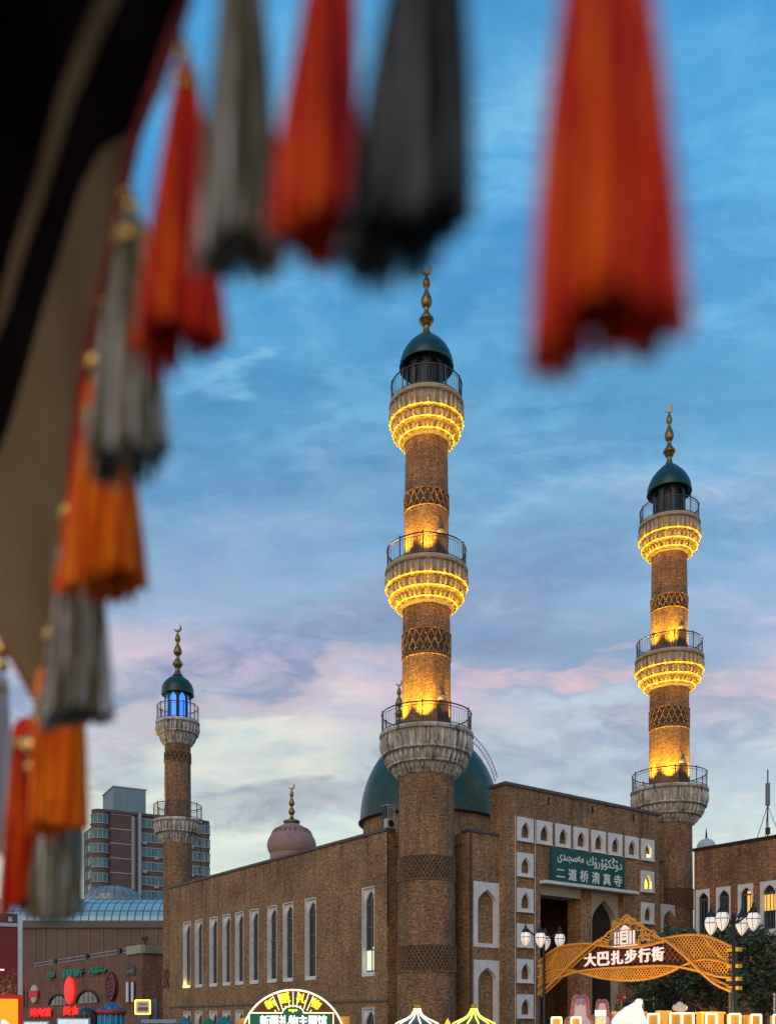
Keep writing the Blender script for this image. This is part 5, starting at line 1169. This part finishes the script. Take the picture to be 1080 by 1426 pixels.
def tassel(label, d, top, wt, bl, br_, m, seed, bead=None, group='tassels along the cloth edge', ns=190, waist=.35):
    """top: pixel centre of the skirt's neck; bl / br_: pixels of its lower left and right corner; d: metres from the lens"""
    rnd = random.Random(seed); PH = seed*1.7; T0 = W(top[0], top[1], d); A = W(*bl, d); B = W(*br_, d); k = d/F
    C = (A+B)/2; ax = (B-A)/2; rt = wt/2*k; rb = ax.length
    t = thing('tassel', label, 'tassel', T0, group)
    mb = MB()
    def strand(a, q, jit):
        pts = []; n = 8
        lob = 1+.09*sin(3*a+PH)+.06*sin(5*a+2*PH); e = Vector((cos(a), sin(a)*.8, 0)); wv = rnd.uniform(-1, 1)*.07; ln = 1+rnd.uniform(-.06, .03)+.035*sin(2*a+PH)
        for i in range(n+1):
            s = i/n*ln; c = T0.lerp(C, s); w = rt+(rb-rt)*(s**EXP); w *= (1+.10*sin(pi*min(1, s*1.15))*waist)*(1+(lob-1)*s)
            p = c+Vector((e.x*w*q, e.y*w*q, 0))
            p.z += ax.z*e.x*q*max(0, s)**2
            p.x += wv*w*sin(s*3.2+jit); p.y += wv*w*cos(s*2.7+jit)
            pts.append(p)
        mb.tube(pts, [rb*.026+rb*.016*(i/n) for i in range(n+1)], 4)
    for i in range(ns): strand(rnd.uniform(0, 2*pi), rnd.uniform(.80, 1.0), rnd.uniform(0, 6))
    for i in range(ns//2): strand(rnd.uniform(0, 2*pi), sqrt(rnd.random())*.8, rnd.uniform(0, 6))
    P = []                                   # packed inner threads
    for i in range(9):
        s = i/8*.80; c = T0.lerp(C, s); w = (rt+(rb-rt)*(s**EXP))*(1+.10*sin(pi*min(1, s*1.15))*waist)*.86
        P.append([c+Vector((w*cos(a), w*.8*sin(a), ax.z*cos(a)*s*s))*1. for a in [2*pi*j/24 for j in range(24)]])
    mb.grid(P, None, False, True); mb.face(P[0])
    mb.build('fringe', m, t)
    hb = MB(); nz = rt*1.0
    hb.lathe(T0.xy, [(rt*.55, T0.z+nz*1.9), (rt*.98, T0.z+nz*1.45), (rt*1.12, T0.z+nz*.8), (rt*1.02, T0.z+.0), (rt*1.06, T0.z-nz*.5)], 20)
    hb.build('wrapped_head', m, t)
    wr = MB()
    for z in (-.28, -.05, .18): wr.ring(T0.xy, rt*1.07, T0.z+nz*z, rt*.12, 24, 5)
    wr.build('gold_binding', M['bead'], t)
    bz = T0+Vector((0, 0, nz*2.5)); bd = MB()
    if bead: bz = W(bead[0], bead[1], d)
    r = max(rt*.5, 11*k) if bead else rt*.6
    bd.blob(bz, [Vector((r, 0, 0)), Vector((0, r, 0)), Vector((0, 0, r*1.15))], 14, 10)
    if bead: bd.blob(bz-Vector((0, 0, r*2)), [Vector((r*.8, 0, 0)), Vector((0, r*.8, 0)), Vector((0, 0, r*.8))], 12, 8)
    bd.build('bead', M['bead'], t)
    c_ = MB(); c_.tube([T0+Vector((0, 0, nz*1.2)), (T0+bz)/2, bz, bz+Vector((0, 0, 26*k))], 2.6*k, 6); c_.build('cord', M['cord'], t)
    return t
tassel('largest red orange tassel hanging alone against the blue sky at the upper right', .36, (842, -60), 104, (733, 492), (938, 448), M['th_red'], 1, ns=210, waist=.9)
tassel('charcoal tassel hanging nearest the tip of the tallest minaret', .40, (598, -70), 92, (478, 362), (654, 308), M['th_dark'], 2)
tassel('red tassel between the charcoal tassel and an olive grey one at the top', .47, (464, -60), 58, (373, 335), (500, 318), M['th_red'], 3)
tassel('long olive grey tassel at the top, left of the shorter red one', .50, (338, -50), 52, (268, 368), (384, 352), M['th_grey'], 4)
tassel('red tassel hanging from a gold bead beside the dark cloth edge at the top', 0.6, (259, 125), 34, (188, 492), (312, 470), M['th_red'], 5, (256, 72))
tassel('olive grey tassel half way down the cloth edge', 0.72, (184, 340), 42, (122, 655), (236, 630), M['th_grey'], 6, (184, 288))
tassel('orange red tassel below the olive grey one half way down the cloth edge', 0.86, (150, 590), 60, (84, 828), (198, 806), M['th_orange'], 7, (134, 505))
tassel('olive and silver tassel level with the smallest minaret finial', 0.98, (112, 800), 58, (57, 1010), (151, 992), M['th_grey'], 8, (97, 714))
tassel('orange tassel hanging in front of the apartment tower', 1.1, (84, 985), 62, (40, 1158), (121, 1148), M['th_orange'], 9, (76, 884))
tassel('lowest silver grey tassel in front of the bazaar hall roof', 1.18, (86, 1130), 58, (44, 1284), (118, 1268), M['th_grey'], 10, (46, 1040))
tassel('dark orange tassel hanging behind the lowest silver one at the left', 1.28, (40, 1040), 40, (0, 1268), (52, 1258), M['th_red'], 11, (52, 1005))
tassel('silver tassel cut by the left picture edge', 1.35, (-2, 960), 24, (-26, 1190), (21, 1180), M['th_white'], 12, (4, 905))
tassel('narrow orange tassel tight against the tan cloth, partly hidden by olive threads', 0.92, (133, 470), 26, (104, 690), (150, 670), M['th_red'], 13, (160, 400))
# the cloth: dark ground, a tan stripe and a tan patch, edged with red braid
def ip(tab, y):
    if y <= tab[0][1]: return tab[0][0]
    for (a, ya), (b, yb) in zip(tab, tab[1:]):
        if y <= yb: t = (y-ya)/(yb-ya); return a+(b-a)*t
    return tab[-1][0]
edgeT = [(285, -120), (262, 0), (228, 100), (192, 190), (160, 330), (136, 440), (113, 560), (97, 700), (82, 830), (68, 930), (54, 985)]
patchT = [(400, -121), (205, 184), (170, 190), (140, 210), (112, 262), (85, 350), (60, 430), (38, 510), (14, 590), (-10, 650), (-60, 760), (-160, 990)]
s1T = [(172, -120), (132, 0), (80, 130), (45, 260), (15, 350), (-6, 430), (-60, 560), (-170, 990)]
s2T = [(200, -120), (158, 0), (103, 130), (66, 260), (34, 350), (12, 430), (-40, 560), (-165, 990)]
leftT = [(-180, -120), (-180, 560), (54, 985)]
dep = lambda x, y: .54+.62*max(0, y+120)/1100+.0003*(180-x)+.010*sin(x*.021+y*.004)+.006*sin(x*.05-y*.011)
cloth = thing('awning_cloth', 'dark hanging cloth with a tan stripe and tan patch, edged with red braid', 'cloth', W(100, 0, dep(100, 0)))
def region(fa, fb, name, m, lift=0.):
    mb = MB(); P = []; Q = []
    for i in range(75):
        y = -120+(985+120)*i/74; a, b = fa(y), fb(y)
        P.append([W(a+(b-a)*j/14, y, dep(a+(b-a)*j/14, y)-lift) for j in range(15)]); Q.append([p+Vector((0, .003+lift, 0)) for p in P[-1]])
    mb.grid(P); mb.grid(Q)
    for e in (0, -1): mb.grid([[r[e] for r in P], [r[e] for r in Q]])
    return mb.build(name, m, cloth)
cl_ = lambda y, v: max(ip(leftT, y), min(v, ip(edgeT, y)))
def cloth_mat(name, c1, c2):
    m = bpy.data.materials.new(name); m.use_nodes = True; g = G(m.node_tree); b = g.n['Principled BSDF']; co = g.add('ShaderNodeTexCoord').outputs['Object']
    n = g.noise(co, 30, 4, .6); w = g.add('ShaderNodeTexWave', Vector=co, Scale=300., Distortion=1.5)
    g.put(b.inputs['Base Color'], g.mix(n, c1, c2)); b.inputs['Roughness'].default_value = .95; b.inputs['Specular IOR Level'].default_value = 0; g.put(b.inputs['Normal'], g.add('ShaderNodeBump', Strength=.3, Distance=.001, Height=w.outputs[0])); return m
dk_ = cloth_mat('near_black_cloth', (.010, .006, .009), (.022, .013, .014)); tan = cloth_mat('tan_cloth', (.26, .175, .095), (.35, .24, .14))
region(lambda y: ip(leftT, y), lambda y: cl_(y, ip(s1T, y)), 'dark_cloth', dk_)
region(lambda y: cl_(y, ip(s1T, y)), lambda y: cl_(y, ip(s2T, y)), 'tan_stripe', cloth_mat('tan_braid', (.23, .15, .085), (.33, .22, .12)), .0015)
region(lambda y: cl_(y, ip(s2T, y)), lambda y: max(cl_(y, ip(s2T, y)), cl_(y, ip(patchT, y))), 'dark_cloth', dk_)
region(lambda y: max(cl_(y, ip(s2T, y)), cl_(y, ip(patchT, y))), lambda y: ip(edgeT, y), 'tan_patch', tan, .0008)
mb = MB(); pts = [W(ip(edgeT, y)-2, y, dep(ip(edgeT, y), y)-.002) for y in range(-120, 986, 12)]
mb.tube(pts, .004, 6); mb.tube([W(ip(leftT, y), y, dep(ip(leftT, y), y)) for y in range(560, 986, 12)], .003, 6); mb.build('red_braid', M['cord'], cloth)
bd = MB()
for i, y in enumerate(range(120, 985, 150)): r = .0052 if i % 2 else .0038; bd.blob(W(ip(edgeT, y)+3, y, dep(ip(edgeT, y), y)-.006), [Vector((r, 0, 0)), Vector((0, r, 0)), Vector((0, 0, r))], 10, 8)
bd.build('gold_sequin', M['bead'], cloth)
